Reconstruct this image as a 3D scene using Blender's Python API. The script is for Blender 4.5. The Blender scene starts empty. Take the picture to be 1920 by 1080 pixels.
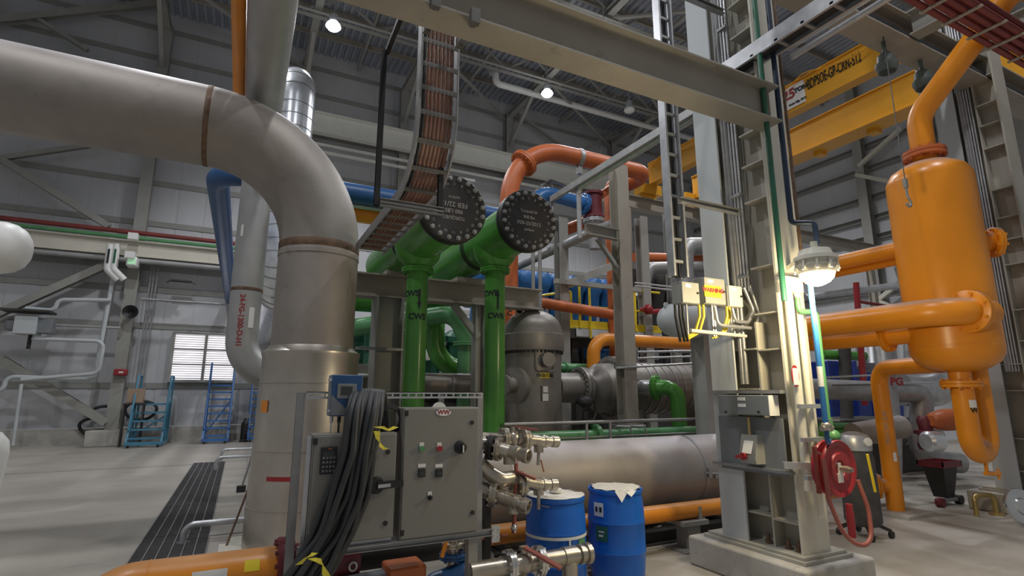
import bpy, math, random
from mathutils import Vector as V, Matrix, Quaternion
RN = random.Random(11)
sc = bpy.context.scene
COL = sc.collection
PI = math.pi
# ------------------------------------------------------------------ camera, world, exposure
FPX = 1000.0
PITCH = math.atan(0.198)
YAW = math.atan(510 / math.hypot(1000, 198))
CAM = V((0, 0, 1.85))
FW = V((math.sin(YAW) * math.cos(PITCH), math.cos(YAW) * math.cos(PITCH), math.sin(PITCH)))
RT = V((math.cos(YAW), -math.sin(YAW), 0))
UP = RT.cross(FW)
cd = bpy.data.cameras.new('camera')
cd.sensor_width = 36
cd.lens = 36 * FPX / 1920
cd.clip_end = 200
cam = bpy.data.objects.new('camera', cd)
COL.objects.link(cam)
m4 = Matrix((RT, UP, -FW)).transposed().to_4x4()
m4.translation = CAM
cam.matrix_world = m4
sc.camera = cam
w = bpy.data.worlds.new('world')
sc.world = w
w.use_nodes = True
w.node_tree.nodes['Background'].inputs[0].default_value = (0.95, 0.97, 1.0, 1)
w.node_tree.nodes['Background'].inputs[1].default_value = 0.2
vs = sc.view_settings
vs.view_transform = 'Standard'
vs.look = 'None'
vs.gamma = 1
vs.use_curve_mapping = False
vs.exposure = 0.0
sc.cycles.use_denoising = True
sc.cycles.max_bounces = 6
HIGHBAY_W = 1500


def at(px, py, X=None, Y=None, Z=None, d=None):
    """real point seen at photo pixel (px, py) lying on a plane X, Y or Z, or at depth d"""
    r = FW + RT * ((px - 960) / FPX) - UP * ((py - 540) / FPX)
    if X is not None:
        t = X / r.x
    elif Y is not None:
        t = Y / r.y
    elif Z is not None:
        t = (Z - CAM.z) / r.z
    else:
        t = d
    return CAM + r * t


# ------------------------------------------------------------------ materials
def mat(name, col, rough=.5, metal=0., var=.12, scale=3., bump=0., col2=None, amt=.5, rv=.1, emit=0, stretch=None, spec=.5, dust=None):
    m = bpy.data.materials.new(name)
    m.use_nodes = True
    nt = m.node_tree
    b = nt.nodes['Principled BSDF']
    b.inputs['Roughness'].default_value = rough
    b.inputs['Metallic'].default_value = metal
    b.inputs['Specular IOR Level'].default_value = spec
    if emit:
        b.inputs['Base Color'].default_value = (*col, 1)
        b.inputs['Emission Color'].default_value = (*col, 1)
        b.inputs['Emission Strength'].default_value = emit
        return m
    tc = nt.nodes.new('ShaderNodeTexCoord')
    mp = nt.nodes.new('ShaderNodeMapping')
    nt.links.new(tc.outputs['Object'], mp.inputs[0])
    if stretch:
        mp.inputs['Scale'].default_value = stretch
    n = nt.nodes.new('ShaderNodeTexNoise')
    n.inputs['Scale'].default_value = scale
    n.inputs['Detail'].default_value = 6
    n.inputs['Roughness'].default_value = .62
    nt.links.new(mp.outputs[0], n.inputs['Vector'])
    r = nt.nodes.new('ShaderNodeValToRGB')
    r.color_ramp.elements[0].position = .3
    r.color_ramp.elements[1].position = .72
    r.color_ramp.elements[0].color = (*[c * (1 - var) for c in col], 1)
    r.color_ramp.elements[1].color = (*[min(1, c * (1 + var)) for c in col], 1)
    nt.links.new(n.outputs['Fac'], r.inputs[0])
    out = r.outputs[0]
    if col2:
        n2 = nt.nodes.new('ShaderNodeTexNoise')
        n2.inputs['Scale'].default_value = scale * 2.3
        n2.inputs['Detail'].default_value = 8
        n2.inputs['Roughness'].default_value = .7
        nt.links.new(mp.outputs[0], n2.inputs['Vector'])
        r2 = nt.nodes.new('ShaderNodeValToRGB')
        r2.color_ramp.elements[0].position = 1 - amt
        r2.color_ramp.elements[1].position = min(1, 1.12 - amt)
        nt.links.new(n2.outputs['Fac'], r2.inputs[0])
        mx = nt.nodes.new('ShaderNodeMixRGB')
        mx.inputs[2].default_value = (*col2, 1)
        nt.links.new(r2.outputs[0], mx.inputs[0])
        nt.links.new(out, mx.inputs[1])
        out = mx.outputs[0]
    if dust:
        # settled dust lying on the upward-facing surfaces
        ge = nt.nodes.new('ShaderNodeNewGeometry')
        sx = nt.nodes.new('ShaderNodeSeparateXYZ')
        nt.links.new(ge.outputs['Normal'], sx.inputs[0])
        ad = nt.nodes.new('ShaderNodeMath')
        ad.operation = 'MULTIPLY_ADD'
        ad.inputs[1].default_value = .5
        nt.links.new(n.outputs['Fac'], ad.inputs[0])
        nt.links.new(sx.outputs['Z'], ad.inputs[2])
        md = nt.nodes.new('ShaderNodeMapRange')
        md.inputs[1].default_value = .78
        md.inputs[2].default_value = 1.12
        md.inputs[4].default_value = dust[3]
        nt.links.new(ad.outputs[0], md.inputs[0])
        mz = nt.nodes.new('ShaderNodeMixRGB')
        mz.inputs[2].default_value = (*dust[:3], 1)
        nt.links.new(md.outputs[0], mz.inputs[0])
        nt.links.new(out, mz.inputs[1])
        out = mz.outputs[0]
    nt.links.new(out, b.inputs['Base Color'])
    if rv:
        mr = nt.nodes.new('ShaderNodeMapRange')
        mr.inputs[3].default_value = max(0.02, rough - rv)
        mr.inputs[4].default_value = min(1, rough + rv)
        nt.links.new(n.outputs['Fac'], mr.inputs[0])
        nt.links.new(mr.outputs[0], b.inputs['Roughness'])
    if bump:
        bp = nt.nodes.new('ShaderNodeBump')
        bp.inputs['Strength'].default_value = bump
        bp.inputs['Distance'].default_value = .02
        nt.links.new(n.outputs['Fac'], bp.inputs['Height'])
        nt.links.new(bp.outputs[0], b.inputs['Normal'])
    return m


M = {}
M['concrete'] = mat('concrete_floor', (.41, .38, .335), .5, var=.14, scale=.5, col2=(.33, .31, .28), amt=.44, bump=.05, stretch=(.7, 1.5, 1))
M['plinth'] = mat('plinth_concrete', (.44, .42, .38), .85, var=.18, scale=3, bump=.3, col2=(.3, .28, .25), amt=.42)
M['wall'] = mat('wall_panel', (.50, .505, .52), .5, var=.1, scale=.35, stretch=(1, 1, .3))
M['girt'] = mat('girt_paint', (.30, .30, .28), .5, var=.1)
M['steelw'] = mat('cream_steel_paint', (.60, .575, .49), .42, var=.06, scale=2)
M['steelg'] = mat('grey_green_steel_paint', (.31, .305, .28), .48, var=.1, scale=2)
M['beam'] = mat('taupe_steel_paint', (.34, .31, .26), .5, var=.12, scale=1.5, col2=(.24, .22, .19), amt=.4)
M['deck'] = mat('roof_deck', (.40, .42, .47), .42, .35, var=.1, scale=1)
M['navy'] = mat('navy_pipe_paint', (.016, .03, .065), .4, var=.2)
M['timber'] = mat('dirty_timber', (.13, .105, .08), .85, var=.3, scale=6)
M['runway'] = mat('lit_runway_paint', (.80, .80, .74), .45, var=.05)  # extra pale paint, standing in for lamp light the cones cut off
M['rungst'] = mat('dark_rung_steel', (.17, .165, .155), .5, .4, var=.2, scale=6)
M['column'] = mat('beige_column_paint', (.40, .38, .325), .48, var=.08, scale=1.5, col2=(.33, .31, .26), amt=.4)
M['pale'] = mat('pale_column_paint', (.52, .55, .56), .5, var=.05, scale=1.2)
M['duct'] = mat('weathered_steel', (.31, .28, .255), .56, .35, var=.16, scale=1.6, col2=(.20, .165, .14), amt=.37, bump=.03, dust=(.47, .44, .45, .75))
M['clad'] = mat('aluminium_cladding', (.50, .46, .41), .32, .75, var=.12, scale=2.2, bump=.06)
M['pipegrey'] = mat('grey_pipe', (.40, .40, .40), .45, .4, var=.12, scale=2, col2=(.30, .27, .25), amt=.34)
M['galv'] = mat('galvanised', (.55, .56, .58), .38, .7, var=.16, scale=6)
M['galvd'] = mat('dull_galvanised', (.36, .36, .36), .45, .6, var=.16, scale=6)
M['spiral'] = mat('bright_duct_metal', (.80, .83, .88), .3, .6, var=.1, scale=3)
M['rust'] = mat('weld_rust', (.16, .10, .065), .7, .2, var=.5, scale=9)
M['green'] = mat('green_paint', (.075, .27, .045), .25, var=.14, scale=2.2, rv=.08)
M['greenl'] = mat('light_green_paint', (.10, .29, .12), .35, var=.14, scale=2.2)
M['greend'] = mat('dark_green_paint', (.03, .13, .08), .35, var=.15)
M['orange'] = mat('orange_paint', (.74, .26, .02), .36, var=.12, scale=2, rv=.08, dust=(.50, .33, .20, .45))
M['orangev'] = mat('vessel_orange_paint', (.76, .27, .012), .33, var=.08, scale=1.4, rv=.08, bump=.05, dust=(.42, .34, .32, .75))
M['orangered'] = mat('orange_red_paint', (.50, .125, .035), .45, var=.12, scale=2)
M['yellow'] = mat('crane_yellow', (.72, .36, .03), .35, var=.08, scale=1)
M['yellowb'] = mat('safety_yellow', (.80, .62, .03), .4, var=.08)
M['tape'] = mat('caution_tape', (.80, .68, .06), .5, var=.15, scale=14)
M['blue'] = mat('blue_pipe_paint', (.022, .085, .23), .38, var=.12)
M['blueb'] = mat('bright_blue_paint', (.03, .15, .40), .35, var=.12)
M['drum'] = mat('drum_plastic', (.010, .125, .56), .36, var=.06, scale=1.5)
M['ladder'] = mat('blue_ladder_paint', (.05, .15, .38), .45, var=.12)
M['teal'] = mat('teal_ladder_paint', (.07, .24, .36), .5, var=.12)
M['red'] = mat('red_paint', (.32, .022, .03), .38, var=.15)
M['redpipe'] = mat('dark_red_paint', (.20, .035, .03), .5, var=.2)
M['maroon'] = mat('maroon_paint', (.14, .02, .03), .45, var=.15)
M['black'] = mat('black_rubber', (.018, .018, .019), .5, var=.25)
M['cable'] = mat('grey_cable_jacket', (.034, .036, .039), .5, var=.2, scale=8)
M['blackst'] = mat('black_flange_paint', (.022, .021, .022), .5, var=.35, scale=5, col2=(.10, .09, .09), amt=.36)
M['cabinet'] = mat('enclosure_grey', (.225, .22, .20), .45, var=.04, scale=3)
M['panelg'] = mat('mid_grey_paint', (.20, .215, .225), .45, var=.06)
M['boxg'] = mat('box_grey_paint', (.34, .34, .31), .45, var=.06)
M['white'] = mat('white_paint', (.78, .78, .76), .45, var=.04)
M['cream'] = mat('cream_enamel', (.70, .68, .58), .4, var=.05)
M['paper'] = mat('white_plastic_wrap', (.72, .70, .66), .5, var=.08, scale=8)
M['stainless'] = mat('stainless_fittings', (.47, .43, .37), .33, .8, var=.16, scale=9)
M['chrome'] = mat('bright_steel', (.72, .72, .72), .2, .9, var=.1)
M['cu'] = mat('orange_brown_cable', (.25, .125, .085), .5, var=.2, scale=5)
M['chalk'] = mat('chalk_paint', (.34, .33, .32), .9, var=.2, scale=20)
M['inkb'] = mat('dark_lettering', (.012, .02, .02), .6, var=.1)
M['inkr'] = mat('red_lettering', (.30, .03, .03), .6, var=.2)
M['dark'] = mat('dark_void_steel', (.05, .047, .043), .7, var=.3)
M['vesselst'] = mat('dull_vessel_steel', (.25, .23, .205), .45, .45, var=.2, scale=1.8, col2=(.17, .15, .135), amt=.36, dust=(.42, .41, .40, .6))
M['hose'] = mat('red_brown_hose', (.30, .09, .07), .5, var=.2)
M['lampgreen'] = mat('dark_green_grey_enamel', (.10, .13, .125), .5, var=.15)
M['wood'] = mat('brown_cardboard', (.34, .24, .17), .8, var=.1)
M['dkblue'] = mat('deep_blue_plastic', (.012, .035, .24), .45, var=.2)
M['screen'] = mat('display_glass', (.04, .05, .05), .2, var=.1)
M['brass'] = mat('brass', (.55, .42, .18), .35, .8, var=.15)
M['padded'] = mat('charcoal_cover', (.07, .07, .075), .75, var=.3, scale=6, bump=.2)
M['lampglow'] = mat('highbay_glow', (.92, .96, 1.0), emit=26)
M['warmglow'] = mat('warm_lamp_glow', (1.0, .86, .52), emit=16)
M['daylight'] = mat('daylight_louvre', (.97, .93, 1.0), emit=.9)
M['grate'] = mat('grating_steel', (.13, .13, .13), .5, .4, var=.2, scale=8)
M['greenglow'] = mat('exit_green_glow', (.45, .8, .5), emit=.3)


# ------------------------------------------------------------------ mesh helpers
class MB:
    def __init__(s):
        s.v = []
        s.f = []

    def add(s, vs, fs):
        o = len(s.v)
        s.v += [V(p) for p in vs]
        s.f += [tuple(i + o for i in f) for f in fs]
        return s

    def bx(s, x0, x1, y0, y1, z0, z1):
        return s.add([(x0, y0, z0), (x1, y0, z0), (x1, y1, z0), (x0, y1, z0), (x0, y0, z1), (x1, y0, z1), (x1, y1, z1), (x0, y1, z1)],
                     [(0, 3, 2, 1), (4, 5, 6, 7), (0, 1, 5, 4), (1, 2, 6, 5), (2, 3, 7, 6), (3, 0, 4, 7)])

    def box(s, c, sx, sy, sz):
        return s.bx(c[0] - sx / 2, c[0] + sx / 2, c[1] - sy / 2, c[1] + sy / 2, c[2] - sz / 2, c[2] + sz / 2)

    def prof(s, p0, p1, poly, up=(0, 0, 1)):
        """extrude the 2D polygon (u across, v along up) from p0 to p1"""
        p0, p1 = V(p0), V(p1)
        d = (p1 - p0).normalized()
        u = d.cross(V(up))
        if u.length < 1e-4:
            u = d.cross(V((0, 1, 0)))
        u.normalize()
        v = u.cross(d)
        n = len(poly)
        vs = [p0 + u * a + v * b for a, b in poly] + [p1 + u * a + v * b for a, b in poly]
        fs = [(i, (i + 1) % n, n + (i + 1) % n, n + i) for i in range(n)]
        fs += [tuple(range(n - 1, -1, -1)), tuple(range(n, 2 * n))]
        return s.add(vs, fs)

    def bar(s, p0, p1, w, h, up=(0, 0, 1)):
        return s.prof(p0, p1, [(-w / 2, -h / 2), (w / 2, -h / 2), (w / 2, h / 2), (-w / 2, h / 2)], up)

    def ib(s, p0, p1, h, w, tf=.02, tw=.014, up=(0, 0, 1)):
        a, b, c = w / 2, h / 2, tw / 2
        return s.prof(p0, p1, [(-a, -b), (a, -b), (a, -b + tf), (c, -b + tf), (c, b - tf), (a, b - tf), (a, b), (-a, b), (-a, b - tf), (-c, b - tf), (-c, -b + tf), (-a, -b + tf)], up)

    def chan(s, p0, p1, h, w, t=.006, up=(0, 0, 1)):
        b = h / 2
        return s.prof(p0, p1, [(0, -b), (w, -b), (w, -b + t), (t, -b + t), (t, b - t), (w, b - t), (w, b), (0, b)], up)

    def ang(s, p0, p1, a, t=.01, up=(0, 0, 1)):
        return s.prof(p0, p1, [(0, 0), (a, 0), (a, t), (t, t), (t, a), (0, a)], up)

    def tube(s, pts, r, n=14, caps=True, closed=False):
        pts = [V(p) for p in pts]
        m = len(pts)
        rs = r if isinstance(r, (list, tuple)) else [r] * m
        tan = []
        for i in range(m):
            if closed:
                t = pts[(i + 1) % m] - pts[i - 1]
            else:
                t = pts[min(i + 1, m - 1)] - pts[max(i - 1, 0)]
            tan.append(t.normalized() if t.length > 1e-9 else V((0, 0, 1)))
        a = V((0, 0, 1)) if abs(tan[0].z) < .9 else V((0, 1, 0))
        u = (a - tan[0] * a.dot(tan[0])).normalized()
        vs = []
        for i in range(m):
            if i:
                u = tan[i - 1].rotation_difference(tan[i]) @ u
                u = (u - tan[i] * u.dot(tan[i])).normalized()
            v = tan[i].cross(u)
            for k in range(n):
                q = 2 * PI * k / n
                vs.append(pts[i] + (u * math.cos(q) + v * math.sin(q)) * rs[i])
        fs = []
        for i in range(m if closed else m - 1):
            j = (i + 1) % m
            for k in range(n):
                k2 = (k + 1) % n
                fs.append((i * n + k, i * n + k2, j * n + k2, j * n + k))
        if caps and not closed:
            fs.append(tuple(range(n - 1, -1, -1)))
            fs.append(tuple((m - 1) * n + k for k in range(n)))
        return s.add(vs, fs)

    def cyl(s, p0, p1, r, n=20, r2=None):
        return s.tube([p0, p1], [r, r if r2 is None else r2], n)

    def rev(s, p, axis, prof, n=32):
        """prof: (t along axis, radius) pairs, starting at p"""
        ax = V(axis).normalized()
        a = V((0, 0, 1)) if abs(ax.z) < .9 else V((1, 0, 0))
        u = (a - ax * a.dot(ax)).normalized()
        v = ax.cross(u)
        vs = []
        for t, r in prof:
            for k in range(n):
                q = 2 * PI * k / n
                vs.append(V(p) + ax * t + (u * math.cos(q) + v * math.sin(q)) * max(r, 1e-5))
        fs = []
        for i in range(len(prof) - 1):
            for k in range(n):
                k2 = (k + 1) % n
                fs.append((i * n + k, i * n + k2, (i + 1) * n + k2, (i + 1) * n + k))
        fs.append(tuple(range(n - 1, -1, -1)))
        fs.append(tuple((len(prof) - 1) * n + k for k in range(n)))
        return s.add(vs, fs)

    def sph(s, c, r, n=16, sx=1, sy=1, sz=1):
        o = len(s.v)
        s.rev((0, 0, -r), (0, 0, 1), [(r - r * math.cos(PI * i / (n // 2)), r * math.sin(PI * i / (n // 2))) for i in range(n // 2 + 1)], n)
        for i in range(o, len(s.v)):
            p = s.v[i]
            s.v[i] = V((p.x * sx + c[0], p.y * sy + c[1], p.z * sz + c[2]))
        return s

    def flange(s, p, axis, r, t, nb=12, br=None, rb=None):
        """bolted flange disc pair centred on p"""
        ax = V(axis).normalized()
        p = V(p)
        s.rev(p - ax * t, ax, [(0, r * .97), (.02 * r, r), (t * .9, r), (t * .92, r * .94), (t * 1.08, r * .94), (t * 1.1, r), (2 * t - .02 * r, r), (2 * t, r * .97)], 32)
        if nb:
            br = br or r * .055
            rb = rb or r * .86
            s.bolts(p - ax * (t + br * 1.2), ax, rb, nb, br, 2 * t + br * 2.4)
        return s

    def bolts(s, p, axis, R, nb, r, ln):
        ax = V(axis).normalized()
        a = V((0, 0, 1)) if abs(ax.z) < .9 else V((1, 0, 0))
        u = (a - ax * a.dot(ax)).normalized()
        v = ax.cross(u)
        for k in range(nb):
            q = 2 * PI * (k + .5) / nb
            c = V(p) + (u * math.cos(q) + v * math.sin(q)) * R
            s.cyl(c, c + ax * ln, r, 6)
        return s


def bend(pts, r, n=7):
    """polyline with its corners rounded to radius r"""
    pts = [V(p) for p in pts]
    out = [pts[0]]
    for i in range(1, len(pts) - 1):
        a, b, c = pts[i - 1], pts[i], pts[i + 1]
        d1 = (a - b).normalized()
        d2 = (c - b).normalized()
        ang = d1.angle(d2)
        rr = r[i - 1] if isinstance(r, (list, tuple)) else r
        if ang > 3.1 or rr <= 0:
            out.append(b)
            continue
        t = min(rr / math.tan(ang / 2), (a - b).length * .49 if i > 1 else (a - b).length * .98, (c - b).length * .49 if i < len(pts) - 2 else (c - b).length * .98)
        rr = t * math.tan(ang / 2)
        p, q = b + d1 * t, b + d2 * t
        cen = b + (d1 + d2).normalized() * (rr / math.sin(ang / 2))
        e1, e2 = p - cen, q - cen
        full = e1.angle(e2)
        axis = e1.cross(e2).normalized()
        for k in range(n + 1):
            out.append(cen + Quaternion(axis, full * k / n) @ e1)
    out.append(pts[-1])
    return out


ROOT = {}


def mesh_from(name, mb, loc, mt, smooth=True):
    me = bpy.data.meshes.new(name)
    me.from_pydata([p - loc for p in mb.v], [], mb.f)
    me.validate()
    if smooth:
        me.polygons.foreach_set('use_smooth', [True] * len(me.polygons))
        me.set_sharp_from_angle(angle=math.radians(38))
    me.materials.append(mt if not isinstance(mt, str) else M[mt])
    return me


def tag(o, label, cat, group=None, kind=None):
    if label:
        o['label'] = label
    if cat:
        o['category'] = cat
    if group:
        o['group'] = group
    if kind:
        o['kind'] = kind
    return o


def T(name, label, cat, loc, group=None):
    """a thing with parts: an Empty at its base"""
    o = bpy.data.objects.new(name, None)
    COL.objects.link(o)
    o.empty_display_size = .1
    o.location = loc
    ROOT[o] = V(loc)
    return tag(o, label, cat, group)


def P(parent, name, mb, mt, label=None, bev=0):
    """a part (or a sub-part) under its thing"""
    loc = ROOT[parent]
    o = bpy.data.objects.new(name, mesh_from(name, mb, loc, mt))
    COL.objects.link(o)
    o.parent = parent
    ROOT[o] = loc
    if label:
        o['label'] = label
    if bev:
        b = o.modifiers.new('bevel', 'BEVEL')
        b.width = bev
        b.segments = 2
        b.limit_method = 'ANGLE'
    return o


def S(name, mb, mt, label=None, cat=None, group=None, kind=None, bev=0):
    """a thing that is one mesh (or a piece of the setting)"""
    lo = V((min(p.x for p in mb.v), min(p.y for p in mb.v), min(p.z for p in mb.v)))
    hi = V((max(p.x for p in mb.v), max(p.y for p in mb.v), max(p.z for p in mb.v)))
    loc = V(((lo.x + hi.x) / 2, (lo.y + hi.y) / 2, lo.z))
    o = bpy.data.objects.new(name, mesh_from(name, mb, loc, mt, not name.startswith(('wall_', 'ceiling'))))
    COL.objects.link(o)
    o.location = loc
    ROOT[o] = loc
    if bev:
        b = o.modifiers.new('bevel', 'BEVEL')
        b.width = bev
        b.segments = 2
        b.limit_method = 'ANGLE'
    return tag(o, label, cat, group, kind)


def W(name, mb, mt, label=None, bev=0):
    return S(name, mb, mt, label, None, None, 'structure', bev)


def text_mb(body, size, align='CENTER', ext=.0015, bold=0.):
    cu = bpy.data.curves.new('lettering', 'FONT')
    cu.body = body
    cu.size = size
    cu.align_x = align
    cu.align_y = 'CENTER'
    cu.extrude = ext
    cu.offset = bold
    cu.resolution_u = 3
    ob = bpy.data.objects.new('lettering', cu)
    COL.objects.link(ob)
    dg = bpy.context.evaluated_depsgraph_get()
    me = bpy.data.meshes.new_from_object(ob.evaluated_get(dg))
    mb = MB()
    mb.add([v.co.copy() for v in me.vertices], [tuple(p.vertices) for p in me.polygons])
    bpy.data.objects.remove(ob)
    bpy.data.curves.remove(cu)
    bpy.data.meshes.remove(me)
    return mb


def text_on(body, size, c, right, up, **k):
    """lettering laid flat at c, reading along right"""
    mb = text_mb(body, size, **k)
    r, u = V(right).normalized(), V(up).normalized()
    n = r.cross(u)
    mb.v = [V(c) + r * p.x + u * p.y + n * p.z for p in mb.v]
    return mb


def text_round(body, size, axis_pt, R, facing, up=(0, 0, 1), turn=0, **k):
    """lettering wrapped round a cylinder with a vertical axis; facing = direction it faces"""
    mb = text_mb(body, size, **k)
    f = V(facing)
    a0 = math.atan2(f.y, f.x)
    ct, st = math.cos(turn), math.sin(turn)
    out = []
    for p in mb.v:
        x, y = p.x * ct - p.y * st, p.x * st + p.y * ct
        a = a0 + x / R
        rr = R + p.z + .0015
        out.append(V((axis_pt[0] + rr * math.cos(a), axis_pt[1] + rr * math.sin(a), axis_pt[2] + y)))
    mb.v = out
    return mb
# ------------------------------------------------------------------ the hall: floor, walls, roof
W('floor', MB().bx(-16, 27, -3, 25.7, -.2, 0), 'concrete')
mb = MB()
poly = []
x = -16.0
while x < 27:
    poly += [(x, 0), (x + .86, 0), (x + .88, .012), (x + .98, .012)]
    x += 1.0
n = len(poly)
mb.add([(a, 25.4 + b, .6) for a, b in poly] + [(a, 25.4 + b, 18.6) for a, b in poly], [(i, i + 1, n + i + 1, n + i) for i in range(n - 1)])
mb.bx(-16, 27, 25.43, 25.6, .6, 18.6)
W('wall_back', mb, 'wall')
mb = MB()
poly = []
y = -3.0
while y < 25.4:
    poly += [(0, y), (0, y + .86), (.012, y + .88), (.012, y + .98)]
    y += 1.0
n = len(poly)
mb.add([(26.5 + a, b, 0) for a, b in poly] + [(26.5 + a, b, 18.6) for a, b in poly], [(i + 1, i, n + i, n + i + 1) for i in range(n - 1)])
mb.bx(26.53, 26.7, -3, 25.6, 0, 18.6)
W('wall_right', mb, 'wall')
W('baseboard_back', MB().bx(-16, 26.4, 25.15, 25.42, 0, .58), 'plinth')
mb = MB()
poly = []
x = -16.0
while x < 27:
    poly += [(x, 18.3), (x + .12, 18.3), (x + .17, 18.42), (x + .27, 18.42)]
    x += .32
poly += [(27, 18.3), (27, 18.6), (-16, 18.6)]
n = len(poly)
mb.add([(a, -3, b) for a, b in poly] + [(a, 25.6, b) for a, b in poly], [(i, n + i, n + (i + 1) % n, (i + 1) % n) for i in range(n)])
W('ceiling', mb, 'deck')
# girts on the walls
gz = sorted([2.15, 4.5, 5.95, 6.85, 8.7, 10.45, 12.0, 14.0, 16.1, 17.5])
for k, z in enumerate(gz):
    W('trim_%d' % (k + 1), MB().chan((-16, 25.38, z), (26.4, 25.38, z), .24, -.2, .012), 'girt')
for k, z in enumerate([6.57, 9.15, 10.1, 11.1, 12.55, 13.7, 15.6]):
    W('trim_%d' % (k + 21), MB().chan((26.48, -2, z), (26.48, 25.3, z), .24, -.2, .012), 'girt')
# columns of the back wall
for X in (-10.1, -4.15, 1.5, 6.3, 12.3, 19.6):
    W('wall_column', MB().ib((X, 25.0, 0.55 if X == -4.15 else 0), (X, 25.0, 17.4), .36, .42, .03, .02, up=(0, 1, 0)), 'steelg')
W('column_plinth', MB().bx(-4.75, -3.5, 24.0, 25.15, 0, .55), 'plinth', bev=.03)
for Y in (20.5, 14.2, 8.2):
    W('wall_column', MB().ib((26.15, Y, 0), (26.15, Y, 17.4), .36, .42, .03, .02, up=(1, 0, 0)), 'steelg')
# roof steel: rafters along the depth, purlins and joists across
for X in (-4.15, 1.5, 6.3, 12.3, 19.6):
    W('roof_beam', MB().ib((X, -3, 17.3), (X, 25.3, 17.3), .3, .3, .02, .014), 'steelg')
    W('roof_beam', MB().bar((X, 24.9, 15.4), (X, 22.1, 17.2), .16, .16), 'steelg')
for Y in (23.6, 21.9, 20.2, 18.3, 16.3, 14.3, 12.3, 10.3, 8.3, 6.3):
    W('roof_beam', MB().chan((-14, Y, 18.15), (26.4, Y, 18.15), .26, .1, .012), 'beam')
for Y in (20.6, 15.7, 10.6):
    W('roof_beam', MB().ang((-14, Y - .08, 16.95), (26.4, Y - .08, 16.95), .14, .02).ang((-14, Y + .08, 16.95), (26.4, Y + .08, 16.95), -.14, .02), 'steelg')
    x = -8.0
    while x < 22:
        W('roof_brace', MB().bar((x, Y, 17.0), (x + 1.5, Y, 18.1), .08, .08), 'steelg')
        W('roof_brace', MB().bar((x + 1.5, Y, 18.1), (x + 3.0, Y, 17.0), .08, .08), 'steelg')
        x += 3.0
for x0, y0, x1, y1 in ((6.3, 20.6, 12.3, 25.2), (12.3, 15.7, 6.3, 20.6), (12.3, 20.6, 19.6, 25.2), (12.3, 15.7, 19.6, 20.6), (-4.1, 20.6, 1.5, 25), (1.5, 15.7, 6.3, 20.6), (12.3, 15.7, 19.6, 10.6)):
    W('roof_brace', MB().bar((x0, y0, 17.1), (x1, y1, 17.1), .14, .1), 'steelg')
for X in (9.3, 15.8, 3.9):
    W('roof_brace', MB().bar((X, -2, 17.9), (X, 25.2, 17.9), .1, .18), 'steelg')
# crane runway rails along the back wall
W('runway_beam', MB().ib((-15, 24.45, 14.2), (26, 24.45, 14.2), 1.0, .42, .04, .02), 'runway')
W('runway_beam', MB().ib((-15, 24.45, 7.35), (2.2, 24.45, 7.35), .62, .3, .03, .02), 'steelw')
W('trim_41', MB().bar((-15, 24.55, 13.2), (26, 24.55, 13.2), .1, .12), 'runway')
W('trim_42', MB().bar((-15, 24.35, 12.75), (10, 24.35, 12.75), .14, .1), 'runway')
for a, b, sz in (((-4.3, 24.75, .8), at(0, 672, Y=24.75), .3), (at(205, 495, Y=24.75), at(-30, 600, Y=24.75), .3), (at(205, 425, Y=24.75), at(-20, 285, Y=24.75), .26), (at(-20, 300, Y=24.75), at(200, 268, Y=24.75), .2), (at(-10, 40, Y=24.75), at(345, 2, Y=24.75), .3), (at(60, 28, Y=24.75), at(165, 95, Y=24.75), .16), (at(430, 500, Y=24.75), at(530, 610, Y=24.75), .2),
                 (at(965, 210, Y=24.75), at(1075, 290, Y=24.75), .16), (at(1075, 290, Y=24.75), at(1180, 235, Y=24.75), .16)):
    W('wall_brace', MB().ib(a, b, sz, sz * .9, .03, .03, up=(0, 1, 0)), 'steelg')
for a, b in ((at(1690, 240, X=26), at(1610, 312, X=26)), (at(1605, 328, X=26), at(1690, 345, X=26)), (at(1700, 520, X=26), at(1650, 560, X=26)), (at(1640, 560, X=26), at(1720, 600, X=26))):
    W('wall_brace', MB().bar(a, b, .18, .18), 'steelw')
# second-bay crane runway: the beam across the frame and the one between the big columns
# louvred window in the back wall
p0, p1 = at(330, 626, Y=25.3), at(436, 712, Y=25.3)
wx0, wx1, wz0, wz1 = p0.x, p1.x, p1.z - .02, p0.z
wf = MB()
for xa, xb in ((wx0 - .1, wx0), (wx1, wx1 + .1), ((wx0 + wx1) / 2 - .05, (wx0 + wx1) / 2 + .05)):
    wf.bx(xa, xb, 25.16, 25.38, wz0, wz1)
wf.bx(wx0 - .1, wx1 + .1, 25.16, 25.38, wz1, wz1 + .08)
wf.bx(wx0 - .1, wx1 + .1, 25.12, 25.38, wz0 - .1, wz0)
wo = W('window_1', wf, 'girt')
P(wo, 'window_pane', MB().bx(wx0, wx1, 25.33, 25.37, wz0, wz1), 'daylight')
lv = MB()
k = 0
nz = 20
for k in range(nz):
    z = wz0 + (wz1 - wz0) * (k + .5) / nz
    lv.add([(wx0, 25.30, z - .008), (wx1, 25.30, z - .008), (wx1, 25.22, z + .022), (wx0, 25.22, z + .022), (wx0, 25.30, z - .001), (wx1, 25.30, z - .001), (wx1, 25.22, z + .029), (wx0, 25.22, z + .029)],
           [(0, 1, 2, 3), (7, 6, 5, 4), (0, 4, 5, 1), (2, 6, 7, 3)])
P(wo, 'window_slats', lv, 'white')
P(wo, 'window_bars', MB().bx(wx0, wx1, 25.18, 25.28, (wz0 * 2 + wz1) / 3 - .03, (wz0 * 2 + wz1) / 3 + .03).bx(wx0, wx1, 25.18, 25.28, (wz0 + wz1 * 2) / 3 - .03, (wz0 + wz1 * 2) / 3 + .03), 'girt')
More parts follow.
